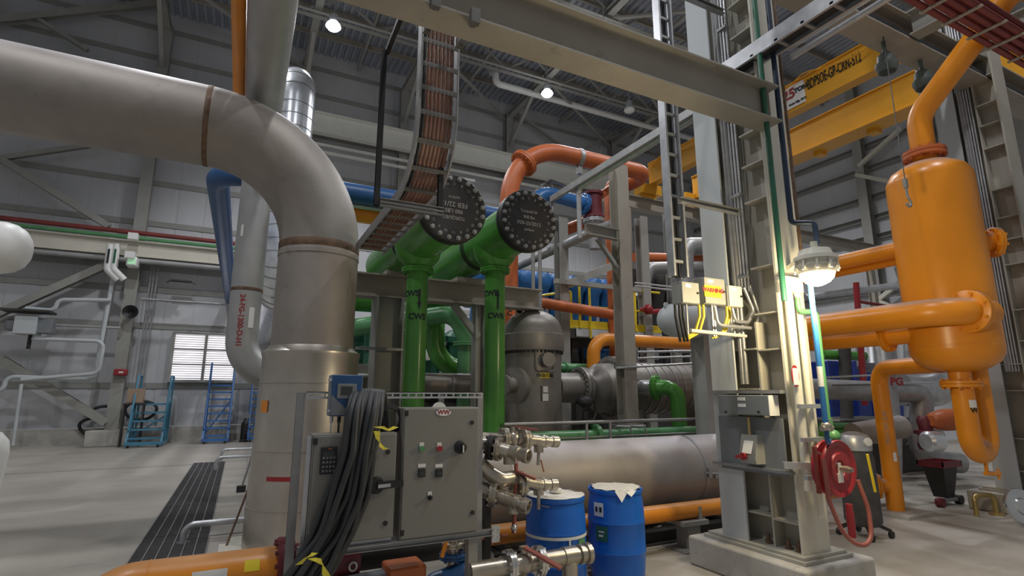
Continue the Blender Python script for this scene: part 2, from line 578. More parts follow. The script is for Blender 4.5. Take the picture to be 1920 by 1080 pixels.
# drain grating and floor joints
gr = T('floor_grating', 'long steel drain grating set in the concrete floor', 'grating', (-.55, 12, 0))
for k in range(5):
    y0, y1 = 6.6 + 2.15 * k, 6.6 + 2.15 * k + 2.12
    b = MB().bx(-.95, -.2, y0, y1, .001, .004)
    q = 0
    while y0 + q * .045 < y1 - .02:
        b.bx(-.95, -.2, y0 + q * .045, y0 + q * .045 + .014, .004, .016)
        q += 1
    pn = P(gr, 'grate_panel', b, 'grate')
    b = MB()
    for j in range(7):
        b.bx(-.955 + j * .125, -.945 + j * .125, y0, y1, .004, .022)
    P(pn, 'bearing_bars', b, 'galvd')
W('floor_joint', MB().bx(-8, -.9, 16.95, 17.08, .0005, .005), 'girt')
W('floor_joint', MB().bx(-.2, 4, 8.55, 8.57, .0005, .004), 'dark')
W('floor_joint', MB().bx(.33, .35, 6, 22, .0005, .004), 'girt')


# ------------------------------------------------------------------ high-bay lamps
def highbay(p, label, power=None, lit=True):
    t = T('high_bay_lamp', label, 'lamp', p, 'high bay lamps under the roof')
    P(t, 'housing', MB().rev(p + V((0, 0, .12)), (0, 0, 1), [(0, .1), (.06, .17), (.35, .15), (.42, .05), (.44, .02)], 20).cyl(p + V((0, 0, .5)), (p.x, p.y, 18.32), .015, 8), 'galv')
    P(t, 'lens', MB().rev(p - V((0, 0, .14)), (0, 0, 1), [(0, .06), (.05, .2), (.14, .27), (.22, .24), (.28, .1)], 24), 'lampglow' if lit else 'white')
    if lit:
        ld = bpy.data.lights.new('lamp_light', 'SPOT')
        ld.energy = power or HIGHBAY_W
        ld.color = (.96, .97, 1.0)
        ld.shadow_soft_size = .3
        ld.spot_size = math.radians(136)
        ld.spot_blend = .5
        lo = bpy.data.objects.new('lamp_light', ld)
        COL.objects.link(lo)
        lo.location = (0, 0, -.45)
        lo.parent = t
    return t


highbay(at(625, 50, Z=15.2), 'lit high bay lamp left of the vertical cable tray')
highbay(at(1133, 70, Z=15.6), 'lit high bay lamp just above the long taupe beam')
highbay(at(1026, 176, Z=15.6), 'lit high bay lamp below the beam, above the orange pipe loop')
highbay(at(1180, 207, Z=15.6), 'unlit high bay lamp beside the slim ladder tray', lit=False)
for k, (x, y, pw) in enumerate(((-2.8, 14, 1), (-5, 4, 1), (2, 2, .9), (8, 0, 1), (13.5, 6, 1), (18, 15, 1))):
    highbay(V((x, y, 15.4)), 'lit high bay lamp hanging further along the roof, outside the picture', HIGHBAY_W * pw)

wy = 22.6
pa, pb = at(925, 158, Y=wy), at(1320, 282, Y=wy)
zz = (pa.z + pb.z) / 2
S('white_drain_pipe', MB().tube(bend([(pa.x - .1, wy, 18.2), (pa.x - .1, wy, zz + .9), (pa.x - .1, wy - .5, zz + .5), (pa.x - .1, wy - .5, zz), (pb.x, wy - .5, zz)], .3, 6), .17, 16), 'white', 'long white drain pipe with an elbow hung under the roof near the back wall', 'pipe')
def oncyl(px, py, cx, cy, r):
    """the near point of a vertical cylinder seen at a pixel"""
    d = at(px, py, d=1) - CAM
    ox, oy = CAM.x - cx, CAM.y - cy
    a = d.x ** 2 + d.y ** 2
    b = 2 * (ox * d.x + oy * d.y)
    c = ox * ox + oy * oy - r * r
    t = (-b - math.sqrt(max(0, b * b - 4 * a * c))) / (2 * a)
    return CAM + d * t


def patch(cx, cy, r, a0, a1, z0, z1, n=10, th=.004):
    """curved sticker on a vertical cylinder"""
    vs, fs = [], []
    for i in range(n + 1):
        a = a0 + (a1 - a0) * i / n
        for rr in (r, r + th):
            for z in (z0, z1):
                vs.append((cx + rr * math.cos(a), cy + rr * math.sin(a), z))
    for i in range(n):
        o, q = i * 4, i * 4 + 4
        fs += [(o + 2, q + 2, q + 3, o + 3), (o + 3, q + 3, q + 1, o + 1), (o, q, q + 2, o + 2)]
    return MB().add(vs, fs)


# ------------------------------------------------------------------ the big steel exhaust duct
DX, DY = .80, 7.45
DZ = 5.24
dc = T('exhaust_duct', 'huge weathered steel duct rising from the floor and bending off to the left', 'duct', (DX, DY, 0))
P(dc, 'pipe', MB().tube(bend([(-6, DY, DZ), (DX, DY, DZ), (DX, DY, 2.2)], 1.47, 22), .51, 48), 'duct')
P(dc, 'weld_seam', MB().rev((DX - 1.50, DY, DZ), (1, 0, 0), [(0, .505), (.02, .516), (.06, .517), (.08, .505)], 48), 'rust')
P(dc, 'weld_seam', MB().rev((DX, DY, 3.70), (0, 0, 1), [(0, .505), (.02, .516), (.10, .518), (.12, .505)], 48), 'rust')
P(dc, 'weld_band', MB().rev((DX, DY, 3.62), (0, 0, 1), [(0, .512), (.004, .519), (.06, .519), (.066, .512)], 48), 'duct')
z1 = at(580, 657, Y=DY - .55).z
P(dc, 'cladding', MB().rev((DX, DY, 0.03), (0, 0, 1), [(0, .635), (.5, .63), (.504, .626), (1.15, .612), (1.154, .608), (z1 - .42, .60), (z1 - .416, .592), (z1 - .10, .592), (z1 - .06, .605), (z1 - .03, .605), (z1 - .0, .56), (z1 + .05, .52)], 64), 'clad')
for dz_, r_ in ((.53, .632), (1.18, .615), (z1 - .39, .603)):
    sm = MB().rev((DX, DY, dz_), (0, 0, 1), [(0, r_ - .01), (.003, r_ + .004), (.014, r_ + .004), (.017, r_ - .01)], 64)
    P(dc, 'cladding_seam', sm, 'clad')
q = oncyl(512, 560, DX, DY, .60)
bp = MB().box((DX - .62, DY - .1, .03), .5, .9, .06).box((DX, DY, .02), 1.5, 1.5, .04)
bp.bolts((DX - .72, DY - .36, .03), (0, 0, 1), .1, 4, .025, .1)
P(dc, 'base_plate', bp, 'steelw')
a, b = oncyl(500, 898, DX, DY, .615), oncyl(549, 898, DX, DY, .615)
P(dc, 'red_tape', patch(DX, DY, .617, math.atan2(a.y - DY, a.x - DX), math.atan2(b.y - DY, b.x - DX), a.z - .025, a.z + .025), 'red')
a, b = oncyl(497, 762, DX, DY, .60), oncyl(503, 762, DX, DY, .60)
P(dc, 'orange_sticker', patch(DX, DY, .608, math.atan2(a.y - DY, a.x - DX) - .12, math.atan2(b.y - DY, b.x - DX), a.z - .07, a.z + .07), 'orange')

# ------------------------------------------------------------------ overhead grey pipe that drops behind the duct, and its orange neighbour
GX, GY = -.05, 9.9
g = T('grey_process_pipe', 'tall grey pipe with red lettering, bent at its foot behind the steel duct', 'pipe', (GX, GY, 1.5))
zb = at(470, 705, Y=GY).z
P(g, 'pipe', MB().tube(bend([(GX, -2, 5.98), (GX, GY, 5.98), (GX, GY, zb), (2.2, GY, zb)], .62, 14), .245, 32), 'pipegrey')
zs = at(460, 540, Y=GY - .24).z
P(g, 'weld_seam', MB().rev((GX, GY, zs - .03), (0, 0, 1), [(0, .244), (.01, .252), (.05, .252), (.06, .244)], 32), 'rust')
zt = at(450, 600, Y=GY - .24).z
P(g, 'lettering', text_round('24-FG-1300-D-H1', .115, (GX - .0, GY, zt), .246, (-.2, -1, 0), turn=-PI / 2, bold=.003), 'inkr')
a, b = oncyl(466, 595, GX, GY, .246), oncyl(476, 595, GX, GY, .246)
P(g, 'white_tag', patch(GX, GY, .247, math.atan2(a.y - GY, a.x - GX), math.atan2(b.y - GY, b.x - GX), a.z - .17, a.z + .17), 'white')
a, b = oncyl(452, 432, GX, GY, .246), oncyl(457, 432, GX, GY, .246)
P(g, 'white_tag', patch(GX, GY, .247, math.atan2(a.y - GY, a.x - GX), math.atan2(b.y - GY, b.x - GX), a.z - .1, a.z + .1), 'white')
ox = min(at(454, 0, Z=6.02).x, GX - .33)
S('orange_overhead_pipe', MB().tube([(ox, -2, 6.02), (ox, 9.6, 6.02)], .078, 20), 'orange', 'slim orange pipe overhead, running beside the grey pipe at the top edge', 'pipe')

# ------------------------------------------------------------------ blue and orange lines crossing behind the duct
BY = 10.5
bl = T('blue_pipe', 'thick blue pipe crossing behind the cable tray, with an elbow left of the duct', 'pipe', (1.9, BY, 5.4))
bz = at(690, 367, Y=BY).z
vx = at(1092, 385, Y=BY).x
P(bl, 'pipe', MB().tube(bend([(-.72, 25.41, bz), (-.72, BY, bz), (vx - 1.3, BY, bz)], .5, 12), .2, 28), 'blue')
S('blue_line', MB().tube([(-.12, 25.41, bz - .1), (-.12, BY + .3, bz - .1)], .16, 24), 'blue', 'narrower blue pipe half hidden behind the grey vertical pipe', 'pipe')
S('orange_line', MB().tube([(.3, 10.9, at(690, 405, Y=10.9).z), (2.3, 10.9, at(690, 405, Y=10.9).z)], .17, 24), 'orange', 'short orange pipe run under the blue pipe, left of the cable tray', 'pipe')
S('pale_line', MB().tube([(.3, 10.7, at(690, 389, Y=10.7).z), (2.4, 10.7, at(690, 389, Y=10.7).z)], .06, 16), 'galv', 'thin pale pipe between the blue pipe and the orange pipe run', 'pipe')

# ------------------------------------------------------------------ shiny spiral duct far behind
sd = T('spiral_duct', 'shiny silver spiral duct standing behind the grey overhead pipe', 'duct', (.63, 14, 4))
pts = bend([(.63, 25.41, 4.4), (.63, 14, 4.4), (.63, 14, 10.15), (.63, 17.5, 10.15)], .75, 14)
P(sd, 'pipe', MB().tube(pts, .48, 36), 'spiral')
sm = MB()
z = 5.2
while z < 9.35:
    sm.rev((.63, 14, z), (0, 0, 1), [(0, .478), (.006, .49), (.024, .49), (.03, .478)], 36)
    z += .33
for k in list(range(2, 14, 2)) + list(range(18, 29, 3)):
    p_, q_ = pts[k], pts[k + 1]
    sm.rev(p_, q_ - p_, [(0, .478), (.006, .492), (.03, .492), (.036, .478)], 36)
P(sd, 'spiral_seams', sm, 'galvd')

# ------------------------------------------------------------------ the taupe steel beam overhead and the cable ladder hung from it
W('overhead_beam', MB().ib((-1.5, 3.48, 4.87), (4.86, 3.48, 4.87), .42, .27, .022, .016), 'beam', bev=.003)
ty, tx, tzh, tw = 4.25, 1.37, 3.72, .17
tr = T('cable_tray', 'tall ladder cable tray dropping from the overhead beam and curving away behind', 'cable tray', (tx, ty, 3.7))
cen = bend([(tx, ty, 7.5), (tx, ty, tzh), (tx, 6.95, tzh)], .62, 14)
for s_ in (-1, 1):
    vs_ = []
    for i, p in enumerate(cen):
        nrm = V((1, 0, 0)).cross((cen[min(i + 1, len(cen) - 1)] - cen[max(i - 1, 0)]).normalized())
        a_, b_ = V((s_ * tw, 0, 0)), V((s_ * (tw + .014), 0, 0))
        vs_ += [p + a_ - nrm * .055, p + b_ - nrm * .055, p + b_ + nrm * .055, p + a_ + nrm * .055]
    P(tr, 'side_rail', MB().add(vs_, [(i * 4 + k, i * 4 + (k + 1) % 4, i * 4 + 4 + (k + 1) % 4, i * 4 + 4 + k) for i in range(len(cen) - 1) for k in range(4)]), 'galvd')


def along(pts, s):
    for i in range(len(pts) - 1):
        l = (pts[i + 1] - pts[i]).length
        if s <= l:
            return pts[i] + (pts[i + 1] - pts[i]) * (s / l), (pts[i + 1] - pts[i]).normalized()
        s -= l
    return pts[-1], (pts[-1] - pts[-2]).normalized()


tot = sum((cen[i + 1] - cen[i]).length for i in range(len(cen) - 1))
s = .15
k = 0
while s < tot:
    p, d = along(cen, s)
    nrm = V((1, 0, 0)).cross(d)
    wide = k % 2 == 0
    b = MB()
    hw = .022 if wide else .012
    b.bar(p + V((-tw, 0, 0)) - nrm * .045 * 1, p + V((tw, 0, 0)) - nrm * .045, .012, hw * 2, up=d)
    if wide:
        for j in range(9):
            b.bar(p + V((-tw + .02 + j * .036, 0, 0)) - nrm * .0525, p + V((-tw + .034 + j * .036, 0, 0)) - nrm * .0525, .004, .016, up=d)
    P(tr, 'rung', b, 'rungst')
    s += .235
for j in range(8):
    off = -.13 + j * .037
    c2 = []
    for i, p in enumerate(cen):
        d = (cen[min(i + 1, len(cen) - 1)] - cen[max(i - 1, 0)]).normalized()
        c2.append(p + V((off, 0, 0)) - V((1, 0, 0)).cross(d) * -.012 + V((RN.uniform(-.001, .001), 0, 0)))
    S('power_cable', MB().tube(c2, .0165, 10), 'cu' if j else 'black', 'brown power cable lying in the tall ladder cable tray' if j else 'black power cable at the left rail of the tall ladder cable tray', 'cable', 'power cables in the tall cable tray')
# trapeze hanger
hy = 4.45
hz = at(770, 387, Y=hy).z
hx0, hx1 = at(711, 380, Y=hy).x, at(829, 392, Y=hy).x
hg = T('strut_hanger', 'dark U-shaped strut hanger carrying the bend of the tall cable tray', 'strut hanger', ((hx0 + hx1) / 2, hy, hz))
P(hg, 'cross_channel', MB().chan((hx0, hy, hz), (hx1, hy, hz), .045, .045, .006).chan((hx0, hy - .012, hz - .03), (hx1, hy - .012, hz - .03), .04, .04, .006), 'galvd')
P(hg, 'hanger_post', MB().chan((hx0, hy, hz - .04), (hx0, hy, 4.95), .045, .045, .006, up=(0, 1, 0)).bar((hx0, hy, 4.93), (hx0 + .02, 3.62, 5.05), .04, .04), 'black')
P(hg, 'hanger_post', MB().chan((hx1, hy, hz - .04), (hx1, hy, hz + .62), .045, .045, .006, up=(0, 1, 0)), 'black')
for k, (p_, q_) in enumerate((((812, 8), (800, 52)), ((886, 38), (862, 80)))):
    pa, pb = at(*p_, Y=3.31), at(*q_, Y=4.13)
    S('beam_clamp', MB().chan(pa, pb, .04, .04, .006).box(pa + V((.01, -.02, .02)), .07, .05, .12).box(pb, .06, .05, .1), 'rungst', 'dark strut clamp tying the %s rail of the tall cable tray to the overhead beam' % ('left' if not k else 'right'), 'clamp', 'beam clamps above the cable tray')
# ------------------------------------------------------------------ green cooling-water headers with black blind flanges
def header(X, fpx, tee_px, yend, words, arrow_up, label, chalk, turnchalk, r_fl=.42):
    f = at(*fpx, X=X)
    zc = f.z
    tY = at(tee_px, 512, X=X).y
    t = T('cooling_water_header', label, 'pipe', (X, f.y, zc - .6), 'green cooling water headers')
    P(t, 'header_pipe', MB().rev((X, f.y + .05, zc), (0, 1, 0), [(0, .35), (yend - f.y, .35)], 48), 'green')
    P(t, 'weld_neck', MB().rev((X, f.y + .03, zc), (0, 1, 0), [(0, .375), (.05, .37), (.12, .355), (.13, .352)], 40), 'green')
    fl = P(t, 'blind_flange', MB().rev((X, f.y - .06, zc), (0, 1, 0), [(0, r_fl - .008), (.008, r_fl), (.07, r_fl), (.072, r_fl - .02), (.088, r_fl - .02), (.09, r_fl), (.15, r_fl), (.155, r_fl - .02)], 56), 'blackst')
    for k in range(20):
        q = 2 * PI * (k + .5) / 20
        c_ = V((X + math.cos(q) * r_fl * .89, f.y - .1, zc + math.sin(q) * r_fl * .89))
        P(fl, 'bolt', MB().cyl(c_, c_ + V((0, .05, 0)), .02, 8).cyl(c_ + V((0, .025, 0)), c_ + V((0, .045, 0)), .031, 6), 'galvd')
    for i, (ln, sz) in enumerate(chalk):
        dz = .12 - i * .085
        P(fl, 'chalk_lettering', text_on(ln, sz, (X, f.y - .0615, zc + (dz if not turnchalk else -dz)), (-1, 0, 0) if turnchalk else (1, 0, 0), (0, 0, -1) if turnchalk else (0, 0, 1), ext=.0006), 'chalk')
    for k in range(20):
        q = 2 * PI * k / 20
        P(fl, 'chalk_number', text_on(str(1 + (k * 7) % 20), .045, (X + math.sin(q) * r_fl * .72, f.y - .0615, zc + math.cos(q) * r_fl * .72), (math.cos(q), 0, -math.sin(q)), (math.sin(q), 0, math.cos(q)), ext=.0006), 'chalk')
    fz = at(tee_px, 508, X=X).z
    P(t, 'branch_neck', MB().rev((X, tY, zc - .12), (0, 0, -1), [(0, .34), (.17, .30), (.24, .25), (.30, .20), (.36, .17), (zc - .12 - fz + .02, .155)], 32), 'green')
    P(t, 'branch_flange', MB().flange((X, tY, fz), (0, 0, 1), .225, .035, 12, .014), 'green')
    dp = P(t, 'branch_pipe', MB().cyl((X, tY, fz), (X, tY, .85), .152, 36), 'green')
    face = (-X * .62, -tY, 0)
    z2 = at(tee_px, 595, X=X).z
    z1_ = at(tee_px, 553, X=X).z
    P(dp, 'lettering', text_round(words, .115, (X, tY, z2), .153, face, bold=.004), 'inkb')
    P(dp, 'lettering', text_round(words, .115, (X, tY, z1_), .153, (-1.25, -1, 0), bold=.004), 'inkb')
    za, zb_ = at(tee_px, 583, X=X).z, at(tee_px, 545, X=X).z
    a0 = math.atan2(face[1], face[0])
    ar = MB()
    ar.add(patch(X, tY, .153, a0 + .05, a0 + .22, za + (.0 if arrow_up else .1), zb_ - (.1 if arrow_up else 0)).v, patch(X, tY, .153, 0, 1, 0, 1).f)
    n = 8
    zt, zb2 = (zb_, zb_ - .11) if arrow_up else (za, za + .11)
    vs, fs = [], []
    for i in range(n + 1):
        a = a0 + .135 - .2 + .4 * i / n
        hgt = 1 - abs(i / n * 2 - 1)
        for z_ in (zb2, zb2 + (zt - zb2) * hgt):
            vs.append((X + .1575 * math.cos(a), tY + .1575 * math.sin(a), z_))
    fs = [(2 * i, 2 * i + 2, 2 * i + 3, 2 * i + 1) for i in range(n)]
    ar.add(vs, fs)
    P(dp, 'flow_arrow', ar, 'inkb')
    for ys in (f.y + 1.45,):
        P(t, 'pipe_clamp', MB().rev((X, ys, zc), (0, 1, 0), [(0, .35), (.004, .362), (.035, .362), (.04, .35)], 40).rev((X, ys + .08, zc), (0, 1, 0), [(0, .35), (.004, .362), (.035, .362), (.04, .35)], 40).box((X - .1, ys + .06, zc + .37), .12, .1, .06), 'blackst')
    return f, tY, fz


fA = header(2.1, (848, 393), 783, 9.1, 'CWS', False, 'green header pipe at the cable tray, blind flange chalked upside down, branch marked CWS',
            [('TORQUED', .06), ('900 LBS', .07), ('FEB 22/13', .085), ('turbine', .05)], True)
fB = header(3.25, (988, 415), 928, 9.1, 'CWR', True, 'green header pipe nearer the orange loop, its branch marked CWR',
            [('Torqued to', .055), ('900 lbs', .06), ('FEB-25/2012', .07), ('turbine', .05)], False)
# rack that carries them
RY = 8.15
rz = min(at(820, 528, Y=RY).z, fA[0].z - .56)
rk = T('pipe_rack', 'grey steel rack under the two green headers', 'rack', (2.6, RY, 0))
pxl, pxr = at(725, 620, Y=RY).x, at(896, 640, Y=RY).x
P(rk, 'cross_beam', MB().ib((at(660, 520, Y=RY).x, RY, rz), (at(1010, 545, Y=RY).x, RY, rz), .36, .3, .025, .02), 'beam')
P(rk, 'post', MB().ib((pxl, RY - .02, 0), (pxl, RY - .02, rz - .18), .42, .4, .03, .02, up=(1, 0, 0)), 'steelg')
P(rk, 'post', MB().ib((pxr, RY, 0), (pxr, RY, rz - .18), .16, .2, .015, .012, up=(1, 0, 0)), 'steelg')
P(rk, 'brace', MB().bar((pxr - .45, RY, rz - .18), (pxr, RY, rz - .7), .1, .1), 'steelg')
sb = at(725, 655, Y=RY - .22)
P(rk, 'strut', MB().chan((pxl - .5, RY - .25, sb.z), (pxl + .4, RY - .25, sb.z), .04, .04, .005), 'galvd')
for X_ in (2.1, 3.25):
    P(rk, 'saddle', MB().bx(X_ - .25, X_ + .25, RY - .16, RY + .16, rz + .18, fA[0].z - .31), 'beam')
# green pipes behind the rack
gy = 10.2
p = at(818, 555, Y=gy)
r2 = .19
S('green_riser', MB().tube(bend([(p.x, gy, 4.6), (p.x, gy, at(820, 690, Y=gy).z), (p.x + 2.2, gy, at(820, 690, Y=gy).z)], .55, 10), r2, 28).flange((p.x, gy, at(818, 570, Y=gy).z), (0, 0, 1), .29, .04, 12), 'green', 'green riser with a bottom elbow just behind the CWS branch', 'pipe')
p = at(872, 600, Y=9.6)
S('green_bent_pipe', MB().tube(bend([(p.x - 2.6, 11.0, p.z - .25), (p.x - .2, 9.6, p.z + .12), (p.x, 9.5, p.z - .4), (p.x, 9.5, 0)], .36, 9), .17, 28).flange((p.x, 9.5, at(872, 645, Y=9.5).z), (0, 0, 1), .26, .04, 12), 'greenl', 'dusty green pipe bending down between the two marked green branches', 'pipe')
q = at(684, 552, Y=11)
S('green_tank_end', MB().rev((q.x - 1.6, 11, q.z), (1, 0, 0), [(0, .05), (.06, .25), (.2, .36), (1.9, .36), (2.05, .25), (2.1, .05)], 32), 'green', 'green vessel end showing between the steel duct and the rack post', 'vessel')
for x_, y_, rr, zt_ in ((690, 11.5, .09, 3.2), (705, 12, .12, 3.0), (752, 11.4, .08, 3.2)):
    q = at(x_, 650, Y=y_)
    S('green_standpipe', MB().cyl((q.x, y_, 0), (q.x, y_, zt_), rr, 20).flange((q.x, y_, zt_ - .4), (0, 0, 1), rr * 1.7, .03, 8), 'greend', 'dark green standpipe %s' % {690: 'close beside the steel duct behind the cabinets', 705: 'behind the wide rack post', 752: 'between the rack post and the CWS branch'}[x_], 'pipe')
q0, q1 = at(745, 720, Y=9.0), at(884, 718, Y=9.0)
hp = T('steel_stub_pipe', 'dull steel pipe end lying level behind the CWS branch', 'pipe', (q0.x, 9.0, q0.z - .17))
P(hp, 'pipe', MB().rev((q0.x - .8, 9.0, q0.z), (1, 0, 0), [(0, .165), (q1.x - q0.x + .7, .165), (q1.x - q0.x + .76, .15), (q1.x - q0.x + .8, .06)], 28), 'vesselst')
P(hp, 'band', MB().rev((q1.x - .42, 9.0, q0.z), (1, 0, 0), [(0, .165), (.01, .18), (.05, .18), (.06, .165)], 28), 'duct')
S('handrail_pipe', MB().tube([(q0.x - .3, 8.7, at(800, 702, Y=8.7).z), (q1.x + .1, 8.7, at(800, 702, Y=8.7).z)], .025, 10), 'galvd', 'thin rail just above the level steel pipe behind the CWS branch', 'rail')
# ------------------------------------------------------------------ dull steel filter vessel
FX, FY = 4.62, 8.4
ft = at(997, 588, Y=FY).z
fr = at(997, 655, Y=FY - .5).z
fs_ = at(997, 612, Y=FY - .5).z
f = T('filter_vessel', 'upright dull steel vessel with a domed bolted lid between the green branch and the posts', 'vessel', (FX, FY, 0))
P(f, 'shell', MB().rev((FX, FY, .25), (0, 0, 1), [(0, .3), (.15, .48), (.2, .5), (fr - .25, .5)], 48), 'vesselst')
P(f, 'skirt', MB().cyl((FX, FY, 0), (FX, FY, .5), .42, 32), 'beam')
lid = P(f, 'lid', MB().rev((FX, FY, fr), (0, 0, 1), [(0, .55), (.02, .56), (fs_ - fr - .1, .56), (fs_ - fr - .09, .545), (fs_ - fr, .53)] + [(fs_ - fr + (ft - fs_ + .06) * math.sin(a_ * PI / 20), .51 * math.cos(a_ * PI / 20) + .002) for a_ in range(0, 11)], 48), 'vesselst')
P(lid, 'stud_ring', MB().bolts((FX, FY, fr - .045), (0, 0, 1), .525, 44, .018, .06), 'black')
for px_ in (973, 1015):
    q = at(px_, 588, Y=FY - .15)
    P(lid, 'lifting_lug', MB().rev((q.x, FY - .17, ft + .02), (0, 1, 0), [(0, .06), (.03, .06)], 16).box((q.x, FY - .155, ft - .06), .12, .03, .14), 'vesselst')
hd = V((-FX * .45, -FY, 0)).normalized()
c_ = oncyl(1022, 675, FX, FY, .5)
nd = V((c_.x - FX, c_.y - FY, 0)).normalized()
sd_ = V((-nd.y, nd.x, 0))
ring = bend([c_ + sd_ * a_ + V((0, 0, b_)) for a_, b_ in ((0, .19), (.17, .19), (.17, -.19), (-.17, -.19), (-.17, .19), (0, .19))], .06, 5)
P(f, 'inspection_frame', MB().tube(ring[:-1], .014, 8, closed=True), 'vesselst')
P(f, 'nozzle_cap', MB().cyl(c_ - nd * .05, c_ + nd * .12, .09, 24).cyl(c_ + nd * .1, c_ + nd * .16, .12, 28), 'vesselst')
a_ = oncyl(1023, 704, FX, FY, .5)
an = math.atan2(a_.y - FY, a_.x - FX)
P(f, 'yellow_tag', patch(FX, FY, .501, an - .2, an + .16, a_.z - .045, a_.z + .045), 'yellowb')
P(f, 'lettering', text_round('FXSI-1206', .075, (FX, FY, a_.z), .506, (math.cos(an), math.sin(an), 0), bold=.002), 'inkb')
a_ = oncyl(1023, 738, FX, FY, .5)
an = math.atan2(a_.y - FY, a_.x - FX)
P(f, 'white_sign', patch(FX, FY, .501, an - .09, an + .09, a_.z + .02, a_.z + .12), 'paper')
P(f, 'white_sign', patch(FX, FY, .501, an - .11, an + .10, a_.z - .12, a_.z + .0), 'paper')
P(f, 'dark_bracket', patch(FX, FY, .501, an - .18, an - .125, a_.z - .12, a_.z + .13), 'dark')
an = math.atan2(-.3, -1)
dv = V((math.cos(an), math.sin(an), 0))
nz = at(960, 722, Y=FY - .3).z
P(f, 'side_pad', MB().rev(V((FX, FY, nz)) + dv * .38, dv, [(0, .33), (.1, .33), (.12, .30)], 36), 'vesselst')
P(f, 'side_nozzle', MB().rev(V((FX, FY, nz)) + dv * .45, dv, [(0, .13), (.2, .13), (.21, .17), (.26, .17)], 24), 'vesselst')
for px_, k_ in ((1000, 0), (1013, 1)):
    q = at(px_, 560, Y=FY + .1)
    S('instrument_riser', MB().cyl((q.x, FY + .1, ft - .1), (q.x, FY + .1, 4.6), .035, 12), 'galvd', 'thin grey riser standing on the domed lid, %s one of two' % ('left' if not k_ else 'right'), 'pipe')

# ------------------------------------------------------------------ level exchanger with bolted head and green outlet
ex0 = at(1095, 727, Y=FY)
EZ = ex0.z
xa, xb, xc = at(1089, 727, Y=FY).x, at(1150, 727, Y=FY).x, at(1330, 735, Y=FY).x
e = T('heat_exchanger', 'level dull steel shell behind the grey post, bolted to the domed vessel', 'heat exchanger', ((xb + xc) / 2, FY, EZ - .52))
P(e, 'shell', MB().rev((xb, FY, EZ), (1, 0, 0), [(0, .5), (.35, .5), (.36, .485), (xc - xb, .485), (xc - xb + .1, .4), (xc - xb + .15, .1)], 48), 'vesselst')
P(e, 'inlet_pipe', MB().cyl((FX + .45, FY, EZ), (xa, FY, EZ), .27, 36), 'vesselst')
P(e, 'inlet_flange', MB().flange((xa, FY, EZ), (1, 0, 0), .38, .07, 24, .022), 'vesselst')
P(e, 'bonnet', MB().rev((xa + .05, FY, EZ), (1, 0, 0), [(0, .28), (.12, .28), (.2, .36), (.32, .45), (xb - xa - .1, .47)], 48), 'vesselst')
P(e, 'girth_flange', MB().flange((xb - .03, FY, EZ), (1, 0, 0), .60, .08, 36, .022), 'vesselst')
bd = MB()
for k in range(9):
    x_ = xb + .55 + k * .2
    bd.rev((x_, FY, EZ), (1, 0, 0), [(0, .48), (.005, .50), (.03, .50), (.035, .48)], 48)
P(e, 'insulation_bands', bd, 'galvd')
sx = at(1215, 730, Y=FY - .55).x
P(e, 'outlet_stub', MB().cyl((sx - .1, FY - .4, EZ), (sx - .02, FY - .78, EZ), .14, 24), 'galv')
gz_ = at(1250, 812, Y=FY - .95).z
P(e, 'outlet_elbow', MB().tube(bend([(sx - .03, FY - .75, EZ), (sx + .28, FY - 1.0, EZ), (sx + .3, FY - 1.0, .7)], .22, 10), .135, 28), 'green', 'glossy green outlet elbow')
P(e, 'outlet_flange', MB().flange((sx - .01, FY - .78, EZ), (.45, -.9, 0), .225, .04, 12, .015).flange((sx + .3, FY - 1.0, gz_), (0, 0, 1), .22, .035, 12, .015), 'green')
for x_ in (xb + .3, xc - .35):
    P(e, 'saddle', MB().bx(x_ - .1, x_ + .1, FY - .35, FY + .35, 0, EZ - .4), 'beam')

# ------------------------------------------------------------------ lines along the front of the skid
gz2 = at(1200, 821, Y=7.15).z + .07
gp = T('green_level_pipe', 'low green pipe with one flanged joint running along the top of the long tank', 'pipe', (5, 7.15, gz2 - .1))
P(gp, 'pipe', MB().cyl((3.6, 7.15, gz2), (8.2, 7.15, gz2), .088, 20), 'greenl')
P(gp, 'flange', MB().flange((at(1117, 820, Y=7.15).x, 7.15, gz2), (1, 0, 0), .17, .035, 8, .014), 'greenl')
for px_ in (1183, 1210):
    q = at(px_, 818, Y=7.0)
    S('bent_drain', MB().tube(bend([(q.x - .2, 7.15, gz2 + .05), (q.x - .2, 7.15, gz2 + .13), (q.x, 7.0, gz2 + .12), (q.x + .03, 6.95, gz2 - .35)], .05, 6), .014, 8), 'galvd', 'small bent grey tube over the low green pipe, %s' % ('nearer the grey post' if px_ < 1200 else 'nearer the green elbow'), 'tube')
hz1 = at(1130, 791, Y=6.85).z
hr = T('guard_rail', 'level grey guard rail running in front of the domed vessel and exchanger', 'rail', (5, 6.85, 0))
P(hr, 'top_rail', MB().tube([(3.3, 6.85, hz1), (7.4, 6.85, hz1)], .026, 12), 'galvd')
P(hr, 'lower_rail', MB().tube([(3.6, 6.87, hz1 - .22), (7.4, 6.87, hz1 - .22)], .014, 8), 'galvd')
for px_ in (1100, 1144, 1310):
    xx = at(px_, 800, Y=6.85).x
    P(hr, 'upright', MB().cyl((xx, 6.85, .3), (xx, 6.85, hz1), .024, 10), 'galvd')
